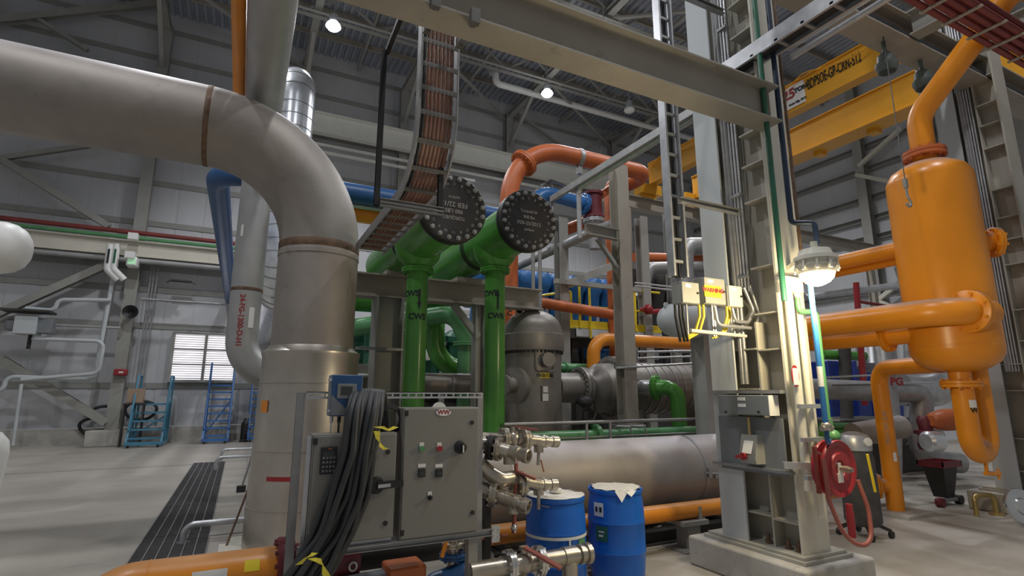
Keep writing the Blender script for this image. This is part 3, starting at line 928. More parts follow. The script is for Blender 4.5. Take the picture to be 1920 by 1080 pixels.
# long insulated tank low in front
TY = 5.95
tz = .80
tk = T('storage_tank', 'long level silver tank low behind the blue drums', 'tank', (4.5, TY, .3))
P(tk, 'shell', MB().rev((2.3, TY, tz), (1, 0, 0), [(0, .1), (.05, .33), (.15, .45), (.2, .465), (4.25, .465), (4.4, .455), (4.6, .40), (4.72, .28), (4.76, .1)], 56), 'duct')
xx = at(1332, 860, Y=TY - .4).x
P(tk, 'band_clamp', MB().rev((xx - .16, TY, tz), (1, 0, 0), [(0, .46), (.004, .474), (.05, .474), (.054, .46)], 48), 'galvd')
P(tk, 'clamp_lug', MB().box((xx - .12, TY - .47, tz + .02), .05, .06, .12).box((xx + .0, TY - .46, tz - .02), .05, .07, .07).cyl((xx - .2, TY - .49, tz + .02), (xx + .1, TY - .49, tz - .01), .012, 8), 'galvd')
P(tk, 'seam_band', MB().rev((at(960, 900, Y=TY - .4).x, TY, tz), (1, 0, 0), [(0, .46), (.004, .469), (.02, .469), (.024, .46)], 48), 'galvd')
for x_ in (3.2, 5.6):
    P(tk, 'saddle', MB().bx(x_ - .12, x_ + .12, TY - .3, TY + .3, 0, .45), 'beam')
oz = .435
S('orange_floor_pipe', MB().cyl((2.2, 5.3, oz), (8.1, 5.3, oz), .098, 28), 'orange', 'low orange pipe along the foot of the silver tank', 'pipe')
for px_ in (1290,):
    q = at(px_, 1000, Z=0)
    xx = at(px_, 985, Y=5.3).x
    S('pipe_pedestal', MB().bx(xx - .1, xx + .1, 5.2, 5.4, 0, oz - .11).bx(xx - .2, xx + .2, 5.15, 5.45, oz - .15, oz - .1).bx(xx - .25, xx + .25, 5.1, 5.5, 0, .02).bx(xx + .1, xx + .14, 5.2, 5.4, oz - .1, oz + .05), 'steelg', 'grey steel pedestal under the low orange pipe', 'pipe support')
sk = T('skid_frame', 'dark steel skid frame on the floor under the silver tank', 'skid', (4.8, 6.2, 0))
for y_ in (5.62, 6.7):
    P(sk, 'skid_beam', MB().ib((2.6, y_, .09), (7.6, y_, .09), .16, .14, .015, .012), 'dark')
for x_ in (2.9, 3.9, 4.9, 6.1, 7.2):
    P(sk, 'cross_member', MB().ib((x_, 5.7, .09), (x_, 6.62, .09), .12, .1, .012, .01), 'dark')

# ------------------------------------------------------------------ grey steel posts and high struts
PY = 7.5
px0 = at(1177, 600, Y=PY - .1).x
pz = at(1170, 316, Y=PY).z
bz_ = at(1170, 812, Y=PY).z
ps = T('steel_post', 'tall grey steel post standing before the exchanger, orange riser just behind it', 'post', (px0, PY, 0))
P(ps, 'column', MB().ib((px0, PY, 0), (px0, PY, pz), .26, .25, .022, .016, up=(0, 1, 0)), 'beam')
P(ps, 'base_block', MB().bx(px0 - .25, px0 + .22, PY - .2, PY + .2, .6, bz_ + .14), 'steelg', bev=.01)
P(ps, 'band', MB().box((px0, PY - .005, at(1165, 687, Y=PY - .1).z), .3, .3, .05), 'galvd')
bz2 = at(1130, 437, Y=PY).z
P(ps, 'arm', MB().chan((at(1095, 430, Y=PY).x, PY - .02, bz2), (px0 - .12, PY - .02, bz2 - .02), .2, .1, .012), 'steelg')
P(ps, 'arm_brace', MB().bar((at(1120, 450, Y=PY).x, PY, bz2 - .12), (px0 - .1, PY, bz2 - .62), .08, .06), 'steelg')
for px_, py0, yy, lab in ((1051, 410, 9.6, 'grey post behind the domed vessel, left of the yellow handrail'), (1201, 408, 9.9, 'grey post right behind the orange riser'), (1252, 400, 11.5, 'far grey post behind the slim ladder tray')):
    q = at(px_, py0, Y=yy)
    S('steel_post', MB().ib((q.x, yy, 0), (q.x, yy, q.z), .24, .22, .02, .014, up=(0, 1, 0)), 'steelg', lab, 'post')
qa, qb = at(1062, 533, Y=9.45), at(1152, 497, Y=9.45)
S('steel_strut', MB().bar(qa, qb, .1, .16), 'steelg', 'sloping grey strut before the blue machinery', 'strut')
qa, qb = at(1040, 527, Y=9.4), at(1200, 535, Y=9.4)
S('steel_strut', MB().bar(qa, V((qb.x, 9.4, qa.z)), .1, .1), 'steelg', 'level grey strut under the blue machinery', 'strut')
q1 = at(1305, 213, Y=4.5)
q2 = at(1050, 385, X=q1.x)
S('long_strut', MB().chan((q1.x - .03, 4.5, q1.z + .06), (q1.x - .03, q2.y + .3, q1.z + .06), .11, .06, .01), 'galvd', 'long grey strut running back from the slim ladder tray to the tall grey post', 'strut')
S('conduit_pipe', MB().tube(bend([(q1.x + .07, 4.4, q1.z), (q1.x + .07, q2.y - .5, q1.z), (q1.x + .07, q2.y - .5, q1.z - .9)], .12, 7), .042, 16), 'galv', 'smooth grey conduit beside the long strut, bent down at its far end', 'conduit')
qa, qb = at(990, 490, X=at(1105, 438, Y=8.6).x), at(1105, 438, Y=8.6)
bf = T('blanked_pipe', 'grey pipe closed by a silver blank flange, left of the tall grey post', 'pipe', tuple(qb - V((0, 0, .2))))
P(bf, 'pipe', MB().tube([(qb.x, qb.y + 3.5, qb.z), (qb.x, qb.y - .2, qb.z), (qb.x + .22, qb.y - .6, qb.z + .08)], .1, 20), 'pipegrey')
P(bf, 'blank_flange', MB().flange((qb.x + .25, qb.y - .65, qb.z + .09), (.45, -.85, .15), .2, .05, 8, .02), 'chrome')

# ------------------------------------------------------------------ orange loop marked PGC and its valve
OY = 9.0
A_ = lambda x_, y_, dy=0: at(x_, y_, Y=OY + dy)
ol = T('orange_loop_pipe', 'orange-red pipe marked PGC that rises behind the black flange and loops over', 'pipe', (A_(952, 600).x, OY, 1.0))
bx_ = A_(954, 600).x
zt_ = A_(1060, 290).z
xr = A_(1215, 335).x
pth = bend([(bx_, OY, .8), (bx_, OY, zt_), (xr, OY, zt_), (xr, OY + .8, zt_), (xr - .45, OY + .8, zt_ - .05), (xr - .45, OY + .8, .6)], [1.26, .36, .3, .25], 16)
P(ol, 'pipe', MB().tube(pth, .18, 28), 'orangered')
fi = V((bx_ + 1.26 * (1 - math.cos(.75)), OY, zt_ - 1.26 * (1 - math.sin(.75))))
P(ol, 'flange', MB().flange(fi, (math.sin(.75), 0, math.cos(.75)), .29, .055, 16, .022), 'orangered')
cx_ = A_(1082, 300).x
P(ol, 'pipe_clamp', MB().rev((cx_, OY, zt_), (1, 0, 0), [(0, .18), (.01, .20), (.1, .20), (.11, .18)], 24).box((cx_ + .05, OY, zt_ - .28), .1, .1, .2), 'galvd')
cz = A_(1195, 365, .8)
P(ol, 'pipe_clamp', MB().rev((xr - .32, OY + .8, zt_ - .05), (1, 0, 0), [(0, .18), (.01, .20), (.08, .20), (.09, .18)], 24), 'galvd')
P(ol, 'lettering', text_round('PGC', .15, (bx_, OY, A_(957, 549).z), .181, (-.1, -1, 0), bold=.004), 'inkb')
za, zb_ = A_(957, 575).z, A_(957, 556).z
P(ol, 'flow_arrow', MB().add(patch(bx_, OY, .181, -PI / 2 - .03, -PI / 2 + .14, za + .07, zb_).v, patch(bx_, OY, .156, 0, 1, 0, 1).f).add([(bx_ - .05, OY - .1815, za + .08), (bx_ + .07, OY - .185, za + .08), (bx_ + .01, OY - .184, za)], [(0, 2, 1)]), 'inkb')
P(ol, 'lettering', text_round('C', .13, (bx_, OY, A_(957, 590).z), .181, (-.4, -1, 0), bold=.004), 'inkb')
hz_ = A_(1030, 565).z
P(ol, 'level_branch', MB().tube([(bx_, OY + .3, hz_ + .08), (A_(1165, 590).x, OY + .3, A_(1150, 590, .3).z)], .11, 20), 'orangered')
vy = 9.35
vt, vb = at(1112, 362, Y=vy), at(1112, 410, Y=vy)
vv = T('check_valve', 'dark red valve body to the right of the right black flange', 'valve', (vt.x, vy, vb.z))
P(vv, 'body', MB().rev((vt.x, vy, vb.z), (0, 0, 1), [(0, .24), (.05, .24), (.06, .19), (vt.z - vb.z - .07, .19), (vt.z - vb.z - .06, .23), (vt.z - vb.z, .23), (vt.z - vb.z + .02, .1)], 28).cyl((vt.x - .24, vy, (vt.z + vb.z) / 2), (vt.x, vy, (vt.z + vb.z) / 2), .15, 24), 'maroon')
P(vv, 'lower_flange', MB().flange((vt.x, vy, vb.z - .06), (0, 0, 1), .25, .04, 12, .02), 'galv')
P(vv, 'reducer', MB().rev((vt.x, vy, vb.z - .1), (0, 0, -1), [(0, .2), (.15, .17), (.3, .13), (.6, .12)], 24), 'pipegrey')
P(vv, 'side_pipe', MB().tube([(vt.x + .1, vy, vt.z - .1), (vt.x + .7, vy + .1, vt.z + .35)], .09, 16), 'orangered')
zb_ = (vt.z + vb.z) / 2
xe = at(1035, 385, Y=vy).x
be = T('blue_elbow', 'bright blue elbow pipe between the right black flange and the dark red valve', 'pipe', (xe, vy, zb_ - .3))
P(be, 'pipe', MB().tube(bend([(xe - .5, vy, zb_ - 1.2), (xe - .45, vy, zb_ + .12), (vt.x - .3, vy, zb_)], .45, 12), .15, 24), 'blueb')
P(be, 'flange', MB().flange((vt.x - .26, vy, zb_), (1, 0, -.05), .24, .045, 12, .02), 'blueb')
q = at(1065, 410, Y=9.9)
S('orange_stub', MB().tube([(q.x - .1, 9.9, q.z - .3), (q.x + .5, 9.9, q.z)], .13, 20), 'orangered', 'orange stub pipe below the dark red valve', 'pipe')
q = at(1020, 360, Y=9.4)
S('spring_hanger_frame', MB().bar((q.x - .1, 9.4, q.z + .12), (q.x + .15, 9.4, q.z + .3), .08, .03).bar((q.x + .15, 9.4, q.z + .3), (q.x + .5, 9.4, q.z + .25), .08, .03).bar((q.x + .5, 9.4, q.z + .25), (q.x + .6, 9.4, q.z + .05), .08, .03).bar((q.x - .2, 9.4, q.z), (q.x + .6, 9.4, q.z - .05), .12, .05).cyl((q.x + .2, 9.4, q.z - .9), (q.x + .2, 9.4, q.z + .28), .03, 10), 'galvd', 'small grey spring hanger frame behind the right black flange', 'pipe hanger')
# orange pipe with a drop elbow over the exchanger
MY = 9.0
mz = at(1260, 643, Y=MY).z
q = at(1113, 690, Y=MY)
S('orange_level_pipe', MB().tube(bend([(q.x, MY, EZ - .1), (q.x, MY, mz), (at(1400, 640, Y=MY).x, MY, mz)], .35, 10), .135, 28), 'orange', 'bright orange pipe above the exchanger with a downturned end', 'pipe')

# ------------------------------------------------------------------ platform, machinery and pipes behind
yp = T('platform', 'grey platform edge with a yellow handrail in front of the blue machinery', 'platform', (6.6, 10.0, 2.2))
HY = 9.9
za, zb_ = at(1120, 634, Y=HY).z, at(1120, 617, Y=HY).z
xa_, xb_ = at(1080, 620, Y=HY).x, at(1240, 620, Y=HY).x
P(yp, 'edge_channel', MB().chan((xa_, HY, (za + zb_) / 2), (xb_, HY, (za + zb_) / 2), zb_ - za, -.3, .02), 'pale')
P(yp, 'toe_board', MB().bx(at(1060, 610, Y=HY).x, xb_, HY - .01, HY, zb_, zb_ + .17), 'yellowb')
zr = at(1120, 537, Y=HY).z
P(yp, 'handrail', MB().tube(bend([(xa_ + .05, HY + .9, zr), (xa_ + .05, HY, zr), (xb_, HY, zr)], .1, 5), .03, 10), 'yellowb')
P(yp, 'handrail', MB().tube([(xa_ + .05, HY, (zr + zb_) / 2), (xb_, HY, (zr + zb_) / 2)], .022, 8), 'yellowb')
for px_ in (1086, 1105, 1190):
    xx = at(px_, 580, Y=HY).x
    P(yp, 'rail_post', MB().cyl((xx, HY - .02, za - .02 if px_ == 1105 else zb_), (xx, HY - .02, zr), .03, 10), 'yellowb')
xs = at(1070, 540, Y=HY + .3).x
P(yp, 'handrail', MB().tube(bend([(xs - 1.6, HY + .3, zr - .45), (xs - .05, HY + .3, zr - .12), (xs, HY + .3, zr - .12), (xs, HY + .3, zb_)], .08, 5), .028, 8), 'yellowb')
P(yp, 'deck', MB().bx(xa_ - 1.5, xb_, HY + .02, HY + 2.2, za - .02, zb_ - .02), 'dark')
for xx in (xa_ + .1, xb_ - .2):
    P(yp, 'leg', MB().bx(xx - .08, xx + .08, HY + .2, HY + .36, 0, za), 'dark')


def compressor(x, y, w_, h, colr, label, seed):
    r = random.Random(seed)
    t = T('compressor', label, 'compressor', (x, y, 0), 'compressor packages behind the pipework')
    P(t, 'skid', MB().bx(x - w_ / 2, x + w_ / 2, y, y + 2.2, 0, .45), 'dark')
    P(t, 'frame_block', MB().bx(x - w_ * .42, x + w_ * .42, y + .4, y + 1.8, .45, h * .62), 'dark', bev=.04)
    b = MB()
    n_ = max(3, int(w_ / .7))
    for i in range(n_):
        xx = x - w_ * .4 + w_ * .8 * (i + .5) / n_
        P(t, 'cylinder', MB().rev((xx, y + .5, h * .55), (0, -.25, 1), [(0, .26), (.1, .28), (.25, .28), (.27, .33), (.33, .33), (.36, .26), (h * .35, .25), (h * .37, .31), (h * .41, .31), (h * .44, .2)], 20), colr)
        P(t, 'branch_pipe', MB().tube(bend([(xx + .18, y + .3, h * .45), (xx + .18, y + .05, h * .45), (xx + .18, y + .05, h * (.75 + .2 * r.random())), (xx + .5, y + .4, h * .95)], .12, 5), .05 + .03 * r.random(), 10), ('galvd', 'pipegrey', 'black')[i % 3])
        P(t, 'valve_box', MB().box((xx - .2, y + .1, h * (.5 + .3 * r.random())), .22, .2, .25), ('black', colr, 'panelg')[i % 3], bev=.02)
    P(t, 'header', MB().cyl((x - w_ / 2, y + .2, h * .9), (x + w_ / 2, y + .2, h * .9), .09, 14), 'galvd')
    P(t, 'header', MB().cyl((x - w_ / 2, y + .15, h * .38), (x + w_ / 2, y + .15, h * .38), .07, 14), 'pipegrey')
    P(t, 'air_receiver', MB().rev((x - w_ * .4, y + .9, h * .86), (1, 0, 0), [(0, .1), (.06, .3), (.15, .36), (w_ * .8 - .15, .36), (w_ * .8 - .06, .3), (w_ * .8, .1)], 24), colr)
    P(t, 'gauge', MB().rev((x + w_ * .1, y - .02, h * .8), (0, -1, 0), [(0, .12), (.05, .13), (.06, .11)], 18), 'white')
    return t


compressor(7.3, 12.3, 5.6, 5.2, 'blueb', 'blue compressor behind the yellow handrail', 3)
compressor(3.4, 11.9, 3.6, 3.4, 'greend', 'dark green machinery behind the pipe rack', 5)
compressor(12.6, 13.6, 4.4, 6.0, 'dark', 'tall dark machinery behind the slim ladder tray', 17)
q = at(1262, 600, Y=6.6)
wv = T('small_white_vessel', 'pale round-ended vessel behind the junction boxes', 'vessel', (q.x + .6, 6.6, q.z - .3))
P(wv, 'shell', MB().rev((q.x - .26, 6.6, q.z), (1, 0, 0), [(0, .02), (.02, .1), (.08, .19), (.18, .255), (.3, .275), (2.2, .275), (2.4, .15)], 36), 'pale')
P(wv, 'lifting_lug', MB().rev((q.x - .16, 6.58, q.z + .22), (.2, -1, .1), [(0, .06), (.02, .06)], 14), 'pale')
P(wv, 'saddle', MB().bx(q.x + .5, q.x + .7, 6.45, 6.75, 0, q.z - .2), 'steelg')
gq = lambda x_, y_, Y_=10.2: at(x_, y_, Y=Y_)
gp2 = T('grey_riser', 'fat pale grey pipe with an elbow behind the slim ladder tray', 'pipe', tuple(gq(1282, 600)))
P(gp2, 'riser', MB().tube(bend([gq(1350, 462), gq(1283, 462), gq(1283, 660)], .3, 9), .24, 24), 'galvd')
P(gp2, 'branch', MB().tube(bend([gq(1350, 500), gq(1215, 503), gq(1200, 560)], .25, 8), .16, 24), 'galvd')
S('orange_cross_pipe', MB().tube([gq(1190, 482, 10.6), gq(1360, 487, 10.6)], .13, 20), 'orangered', 'orange-red pipe passing behind the fat grey elbow', 'pipe')
S('red_valve', MB().sph(gq(1215, 580, 9.6), .12, 14).tube([gq(1212, 585, 9.6), gq(1245, 583, 9.6)], .06, 12).tube([gq(1215, 580, 9.6), gq(1203, 580, 9.85)], .05, 12), 'red', 'small red valve left of the pale round-ended vessel', 'valve')
for k, (x0, y0, x1, y1, Y_) in enumerate(((1190, 530, 1345, 548, 9.0), (1190, 536, 1345, 554, 9.0), (1195, 660, 1345, 657, 7.6), (1195, 672, 1345, 667, 7.6), (1155, 690, 1345, 679, 7.3))):
    S('instrument_tube', MB().cyl(at(x0, y0, Y=Y_), at(x1, y1, Y=Y_), .02, 8), 'galv', ['upper thin tube behind the orange riser', 'lower thin tube behind the orange riser', 'upper thin tube over the exchanger shell', 'lower thin tube over the exchanger shell', 'thin rod strapped to the tall grey post'][k], 'tube')
for px_, w_, lab in ((1318, .24, 'cream post left of the big column, nearer the exchanger'), (1333, .2, 'cream post tight against the big column')):
    q = at(px_, 665, Y=7.4 if px_ < 1325 else 7.2)
    S('cream_post', MB().ib((q.x, q.y, 0), (q.x, q.y, q.z), w_, w_, .02, .014, up=(0, 1, 0)), 'beam', lab, 'post')
va = at(1095, 760, Y=7.3)
v_ = T('control_valve', 'black valve with an actuator hung under the exchanger flange', 'valve', (va.x, 7.3, 0))
P(v_, 'stem_pipe', MB().cyl((va.x, 7.3, 0), (va.x, 7.3, va.z - .1), .07, 14), 'black')
P(v_, 'flange', MB().flange((va.x, 7.3, va.z - .25), (0, 0, 1), .15, .03, 8, .014), 'black')
P(v_, 'actuator', MB().sph((va.x - .03, 7.25, va.z + .06), .12, 14, 1.3, 1, .8).box((va.x - .15, 7.28, va.z - .1), .12, .14, .25), 'black')
P(v_, 'tubing', MB().tube(bend([(va.x + .06, 7.25, va.z + .1), (va.x + .17, 7.25, va.z + .12), (va.x + .2, 7.25, va.z - .1), (va.x + .1, 7.25, va.z - .3)], .08, 5), .02, 8), 'black')

qa, qb = at(1050, 690, Y=9.3), at(1112, 690, Y=9.3)
S('green_short_pipe', MB().cyl((qa.x - .3, 9.3, qa.z), (qb.x + .3, 9.3, qa.z), .1, 20).flange((qa.x + .12, 9.3, qa.z), (1, 0, 0), .13, .02, 0), 'greenl', 'short level green pipe between the domed vessel and the bright orange pipe end', 'pipe')

for k, (pa, pb, lab) in enumerate((((1205, 985), (1275, 962), 'dark timber board on the floor left of the grey pedestal'), ((1215, 1003), (1268, 988), 'short dark timber board on the floor beside the drums'), ((1300, 985), (1345, 970), 'dark timber board on the floor right of the grey pedestal'))):
    a_, b_ = at(*pa, Z=.03), at(*pb, Z=.03)
    S('timber_board', MB().bar(V((a_.x, a_.y, .025)), V((b_.x, b_.y, .025)), .14, .05), 'timber', lab, 'board')
# ------------------------------------------------------------------ the big built-up columns
def big_column(dx, dy, first):
    o = V((dx, dy, 0))
    lab = 'broad pale built-up steel column carrying boxes and conduits, on a concrete plinth' if first else 'second built-up steel column, behind the orange vessel'
    c = T('steel_column', lab, 'column', o + V((5.0, 4.03, 0)))
    H_ = 11.0
    B = lambda x0, x1, y0, y1, z0, z1: MB().bx(x0 + dx, x1 + dx, y0 + dy, y1 + dy, z0, z1)
    pl = P(c, 'plinth', B(4.62, 5.62, 3.40, 4.84, 0, .30), 'plinth', bev=.025)
    P(c, 'base_plate', B(4.74, 5.45, 3.50, 4.72, .30, .335), 'column', bev=.004)
    P(c, 'base_plate', B(4.77, 5.40, 3.53, 4.68, .335, .365), 'column', bev=.004)
    P(c, 'crane_flange', B(4.80, 4.825, 4.17, 4.50, .365, H_), 'pale')
    P(c, 'crane_web', B(4.825, 5.28, 4.325, 4.345, .365, H_), 'column')
    P(c, 'crane_flange', B(5.28, 5.305, 4.17, 4.50, .365, H_), 'pale')
    P(c, 'web_plate', B(5.02, 5.04, 3.60, 4.325, .365, H_), 'column')
    P(c, 'mid_plate', B(4.86, 5.02, 3.895, 3.915, .365, 2.6 if first else H_), 'column')
    P(c, 'near_flange', B(4.83, 5.23, 3.575, 3.60, .365, H_), 'steelw' if first else 'column')
    z = .62
    k = 0
    while z < 7.5:
        P(c, 'stiffener', B(4.85, 5.02, 3.60, 3.895, z, z + .016), 'column')
        if z < 2.4:
            P(c, 'stiffener', B(4.85, 5.02, 3.915, 4.32, z + .02, z + .036), 'column')
        z += (.5, .75, .42, .38)[k % 4]
        k += 1
    for y_ in (3.68, 3.80, 4.02):
        P(c, 'anchor_bolt', MB().cyl((4.92 + dx, y_ + dy, .365), (4.92 + dx, y_ + dy, .46), .018, 10).cyl((4.92 + dx, y_ + dy, .365), (4.92 + dx, y_ + dy, .40), .036, 6), 'rust')
    return c


big_column(0, 0, True)
big_column(6.25, .12, False)
# conduits up the web of the columns
for dx, n_ in ((0, 5), (6.25, 5)):
    for j in range(n_):
        X_, Y_ = 4.86 + dx + .01 * j, 4.12 - .036 * j + (.12 if dx else 0)
        zlo = (1.95, 1.95, 2.98, 2.98, 2.95)[j] if not dx else 2.2
        r_ = (.026, .024, .014, .014, .014)[j]
        S('conduit', MB().cyl((X_, Y_, zlo), (X_, Y_, 9), r_, 12), 'galvd' if j < 2 else 'galv',
          ('thick grey conduit running up the big column beside the pale flange' if j < 2 else 'thin bright conduit of the bundle running up the big column') if not dx else 'thin conduit running up the second column behind the orange vessel', 'conduit',
          ('thick conduits on the big column' if j < 2 else 'thin conduits on the big column') if not dx else 'conduits on the second column')
for z in (4.05, 5.0, 6.2, 3.1):
    S('conduit_strap', MB().bx(4.85, 4.93, 3.95, 4.16, z, z + .03), 'galvd', 'strap across the conduits of the big column, %s' % {4.05: 'at the cross strut', 5.0: 'just under the overhead beam', 6.2: 'near the top edge', 3.1: 'level with the lamp'}[z], 'strap', 'conduit straps')
# slim ladder tray and its struts
def ladder_tray(x0, y0, z0, z1, label):
    t = T('ladder_tray', label, 'cable tray', (x0 + .1, y0, z0), 'slim vertical ladder trays')
    rail = [(0, 0), (.0, .1), (.025, .1), (.025, .085), (.01, .085), (.01, .06), (.02, .06), (.02, .04), (.01, .04), (.01, .015), (.025, .015), (.025, 0)]
    for xx, s in ((x0, 1), (x0 + .2, -1)):
        n = len(rail)
        P(t, 'side_rail', MB().add([(xx + s * a, y0 + b, z0) for a, b in rail] + [(xx + s * a, y0 + b, z1) for a, b in rail], [(i, (i + 1) % n, n + (i + 1) % n, n + i) for i in range(n)]), 'galv')
    z = z0 + .15
    while z < z1:
        P(t, 'rung', MB().bx(x0 + .02, x0 + .18, y0 + .03, y0 + .05, z, z + .03), 'galvd')
        z += .24
    for k in range(3):
        P(t, 'tray_cable', MB().cyl((x0 + .05 + .045 * k, y0 + .075, z0), (x0 + .05 + .045 * k, y0 + .075, z1), .018, 8), 'black')
    return t


slx = at(1252, 300, Y=4.03).x
ladder_tray(slx, 4.03, at(1288, 520, Y=4.05).z, 8.5, 'slim grey ladder tray standing above the junction boxes by the big column')
ladder_tray(slx + 6.25, 4.3, 3.6, 8.5, 'slim grey ladder tray behind the top of the orange vessel')
for pa, pb, lab in (((1270, 376), (1400, 402), 'dark cross strut tying the slim ladder tray to the big column'), ((1272, -8), (1352, 28), 'upper dark cross strut at the top edge, by the slim ladder tray')):
    a_, b_ = at(*pa, Y=4.0), at(*pb, Y=4.0)
    S('cross_strut', MB().chan((a_.x, 4.0, a_.z), (4.86, 4.0, a_.z), .06, .06, .008), 'galvd', lab, 'strut')
# tray and conduit running along overhead past the column
q = at(1330, 150, X=4.72)
ot = T('overhead_tray', 'level grey cable tray passing high in front of the big column towards the viewer', 'cable tray', (4.72, 3, q.z - .06))
prof = [(0, -.085), (.03, -.085), (.03, -.07), (.01, -.07), (.01, -.025), (.02, -.025), (.02, .02), (.01, .02), (.01, .065), (.03, .065), (.03, .085), (0, .085)]
P(ot, 'side_rail', MB().prof((4.70, -.5, q.z), (4.70, 4.52, q.z), [(a, b) for a, b in prof]), 'galv')
P(ot, 'side_rail', MB().prof((4.92, 4.16, q.z), (4.95, -.5, q.z), [(a, b) for a, b in prof]), 'galv')
y = .2
while y < 4.1:
    P(ot, 'rung', MB().bx(4.70, 4.92, y, y + .035, q.z - .07, q.z - .045), 'galvd')
    y += .3
P(ot, 'tray_cable', MB().bx(4.74, 4.89, -.5, 4.1, q.z - .045, q.z + .0), 'black')
S('overhead_conduit', MB().tube(bend([(5.06, 3.3, q.z - .1), (5.06, 1.95, q.z - .1), (5.06, 1.95, 8)], .18, 8), .036, 14), 'galv', 'pale conduit beside the overhead tray, its end turning up', 'conduit')
S('overhead_conduit', MB().tube([(5.02, 3.3, q.z - .02), (5.02, .4, q.z - .02)], .022, 12), 'galv', 'thin bright conduit between the overhead tray and the pale conduit', 'conduit')
# junction boxes with their conduits
JY = 4.02
J = lambda px, py: at(px, py, Y=JY)


def jbox(x0, y0, x1, y1, deep, m_, label, front=0):
    a_, b_ = J(x0, y0), J(x1, y1)
    t = T('junction_box', label, 'box', ((a_.x + b_.x) / 2, JY, b_.z), 'junction boxes beside the column')
    P(t, 'body', MB().bx(a_.x, b_.x, JY - front, JY + deep, b_.z, a_.z), m_, bev=.006)
    P(t, 'door', MB().bx(a_.x + .004, b_.x - .004, JY - front - .018, JY - front, b_.z + .004, a_.z - .004), m_, bev=.005)
    P(t, 'nameplate', MB().bx(a_.x + .05, a_.x + .13, JY - front - .02, JY - front - .018, a_.z - .06, a_.z - .025), 'white')
    P(t, 'latch', MB().cyl((b_.x - .03, JY - front - .03, (a_.z + b_.z) / 2), (b_.x - .03, JY - front - .015, (a_.z + b_.z) / 2), .012, 10), 'black')
    return a_, b_


jbox(1275, 527, 1311, 571, .13, 'boxg', 'grey junction box, leftmost of three beside the big column')
a_, b_ = jbox(1317, 519, 1360, 573, .16, 'boxg', 'middle junction box bearing a red and yellow warning plate')
s_c = at(1339, 546, Y=JY - .05)
wp = T('warning_plate', 'yellow plate with red lettering tied to the middle junction box', 'sign', tuple(s_c - V((0, 0, .07))))
P(wp, 'plate', MB().bx(s_c.x - .12, s_c.x + .12, JY - .035, JY - .025, s_c.z - .06, s_c.z + .06), 'yellowb')
P(wp, 'lettering', text_on('WARNING', .062, (s_c.x, JY - .0365, s_c.z + .01), (1, 0, 0), (0, 0, 1), bold=.003), 'inkr')
jbox(1360, 535, 1389, 577, .1, 'cream', 'lamp-lit junction box nearest the big column', .02)  # cream body puts the lamp's glare on this box into its colour
S('box_strut', MB().bx(J(1258, 0).x, 4.86, JY + .19, JY + .22, J(1300, 535).z, J(1300, 535).z + .04), 'galvd', 'strut behind the tops of the junction boxes', 'strut')
S('box_strut', MB().bx(J(1290, 0).x, 4.86, JY + .14, JY + .17, J(1300, 566).z, J(1300, 566).z + .04), 'galvd', 'strut behind the bottoms of the junction boxes', 'strut')
lz = J(1340, 625).z
S('support_rail', MB().cyl((J(1302, 622).x, JY + .05, lz + .02), (4.9, JY + .05, lz), .02, 12), 'cream', 'pale level rail under the junction boxes', 'rail')
for px_ in (1298, 1346, 1350, 1385):
    x_ = J(px_, 600).x
    S('support_rod', MB().cyl((x_, JY + .07, lz - .02), (x_, JY + .07, J(1340, 570).z), .012, 8), 'galv', 'thin rod dropping from the junction boxes to the pale rail', 'rod', 'rods under the junction boxes')
fx = 0
for px_, ln in ((1271, 40), (1279, 42), (1285, 38), (1316, 44), (1324, 40), (1368, 34), (1373, 30)):
    a_ = J(px_, 574) + V((0, .04, .02))
    S('flexible_conduit', MB().tube(bend([a_, a_ - V((0, 0, .12)), a_ + V((-.05 if px_ > 1300 else .06, .03, -.29)), a_ + V((-.17 if px_ > 1300 else .12, .08, -.36))], .08, 5), .014, 8), 'yellowb' if px_ > 1310 else 'black',
      ('black flexible conduit hanging under the leftmost junction box' if px_ < 1300 else 'yellow flexible conduit hanging under the middle junction box' if px_ < 1340 else 'yellow flexible conduit hanging under the lamp-lit junction box'), 'conduit',
      'flexible conduits under the %s box' % ('left' if px_ < 1300 else 'middle' if px_ < 1340 else 'lamp-lit'))
for k, (pts, lab) in enumerate((([(1392, 540), (1410, 582), (1400, 605), (1376, 603), (1370, 580)], 'inner bright conduit looping from the column to the lamp-lit junction box'), ([(1399, 535), (1418, 590), (1410, 617), (1340, 610), (1334, 575)], 'outer bright conduit looping under the junction boxes'))):
    S('bent_conduit', MB().tube(bend([J(*p_) - V((0, .02 + .02 * k, 0)) for p_ in pts], .07, 7), .019, 12), 'galv', lab, 'conduit')
# grey panel, trunking box and disconnect switch on the column's side
BXX = 4.66
K = lambda px, py, x_=BXX: at(px, py, X=x_)
tb = T('trunking_box', 'long grey wiring box fixed across the side of the big column', 'box', (BXX, 3.95, K(1400, 780).z))
y0, y1 = K(1441, 760).y, K(1347, 758).y
P(tb, 'body', MB().bx(BXX, 4.80, y0, y1, K(1400, 778).z, K(1400, 741).z), 'panelg', bev=.006)
P(tb, 'lit_end', MB().bx(BXX, 4.80, y0 - .008, y0, K(1400, 778).z, K(1400, 741).z), 'white')  # white end face paints in the lamp light falling on this side
for zz in (748, 760):
    P(tb, 'label_strip', MB().bx(BXX - .003, BXX, K(1397, 750).y, K(1383, 750).y, K(1390, zz + 3).z, K(1390, zz - 3).z), 'white')
for px_ in (1362, 1423):
    P(tb, 'screw', MB().cyl((BXX - .012, K(px_, 772).y, K(px_, 772).z), (BXX, K(px_, 772).y, K(px_, 772).z), .012, 8), 'black')
P(tb, 'mount_strut', MB().bx(4.72, 4.80, 3.58, 4.5, K(1400, 738).z, K(1400, 738).z + .035), 'galvd')
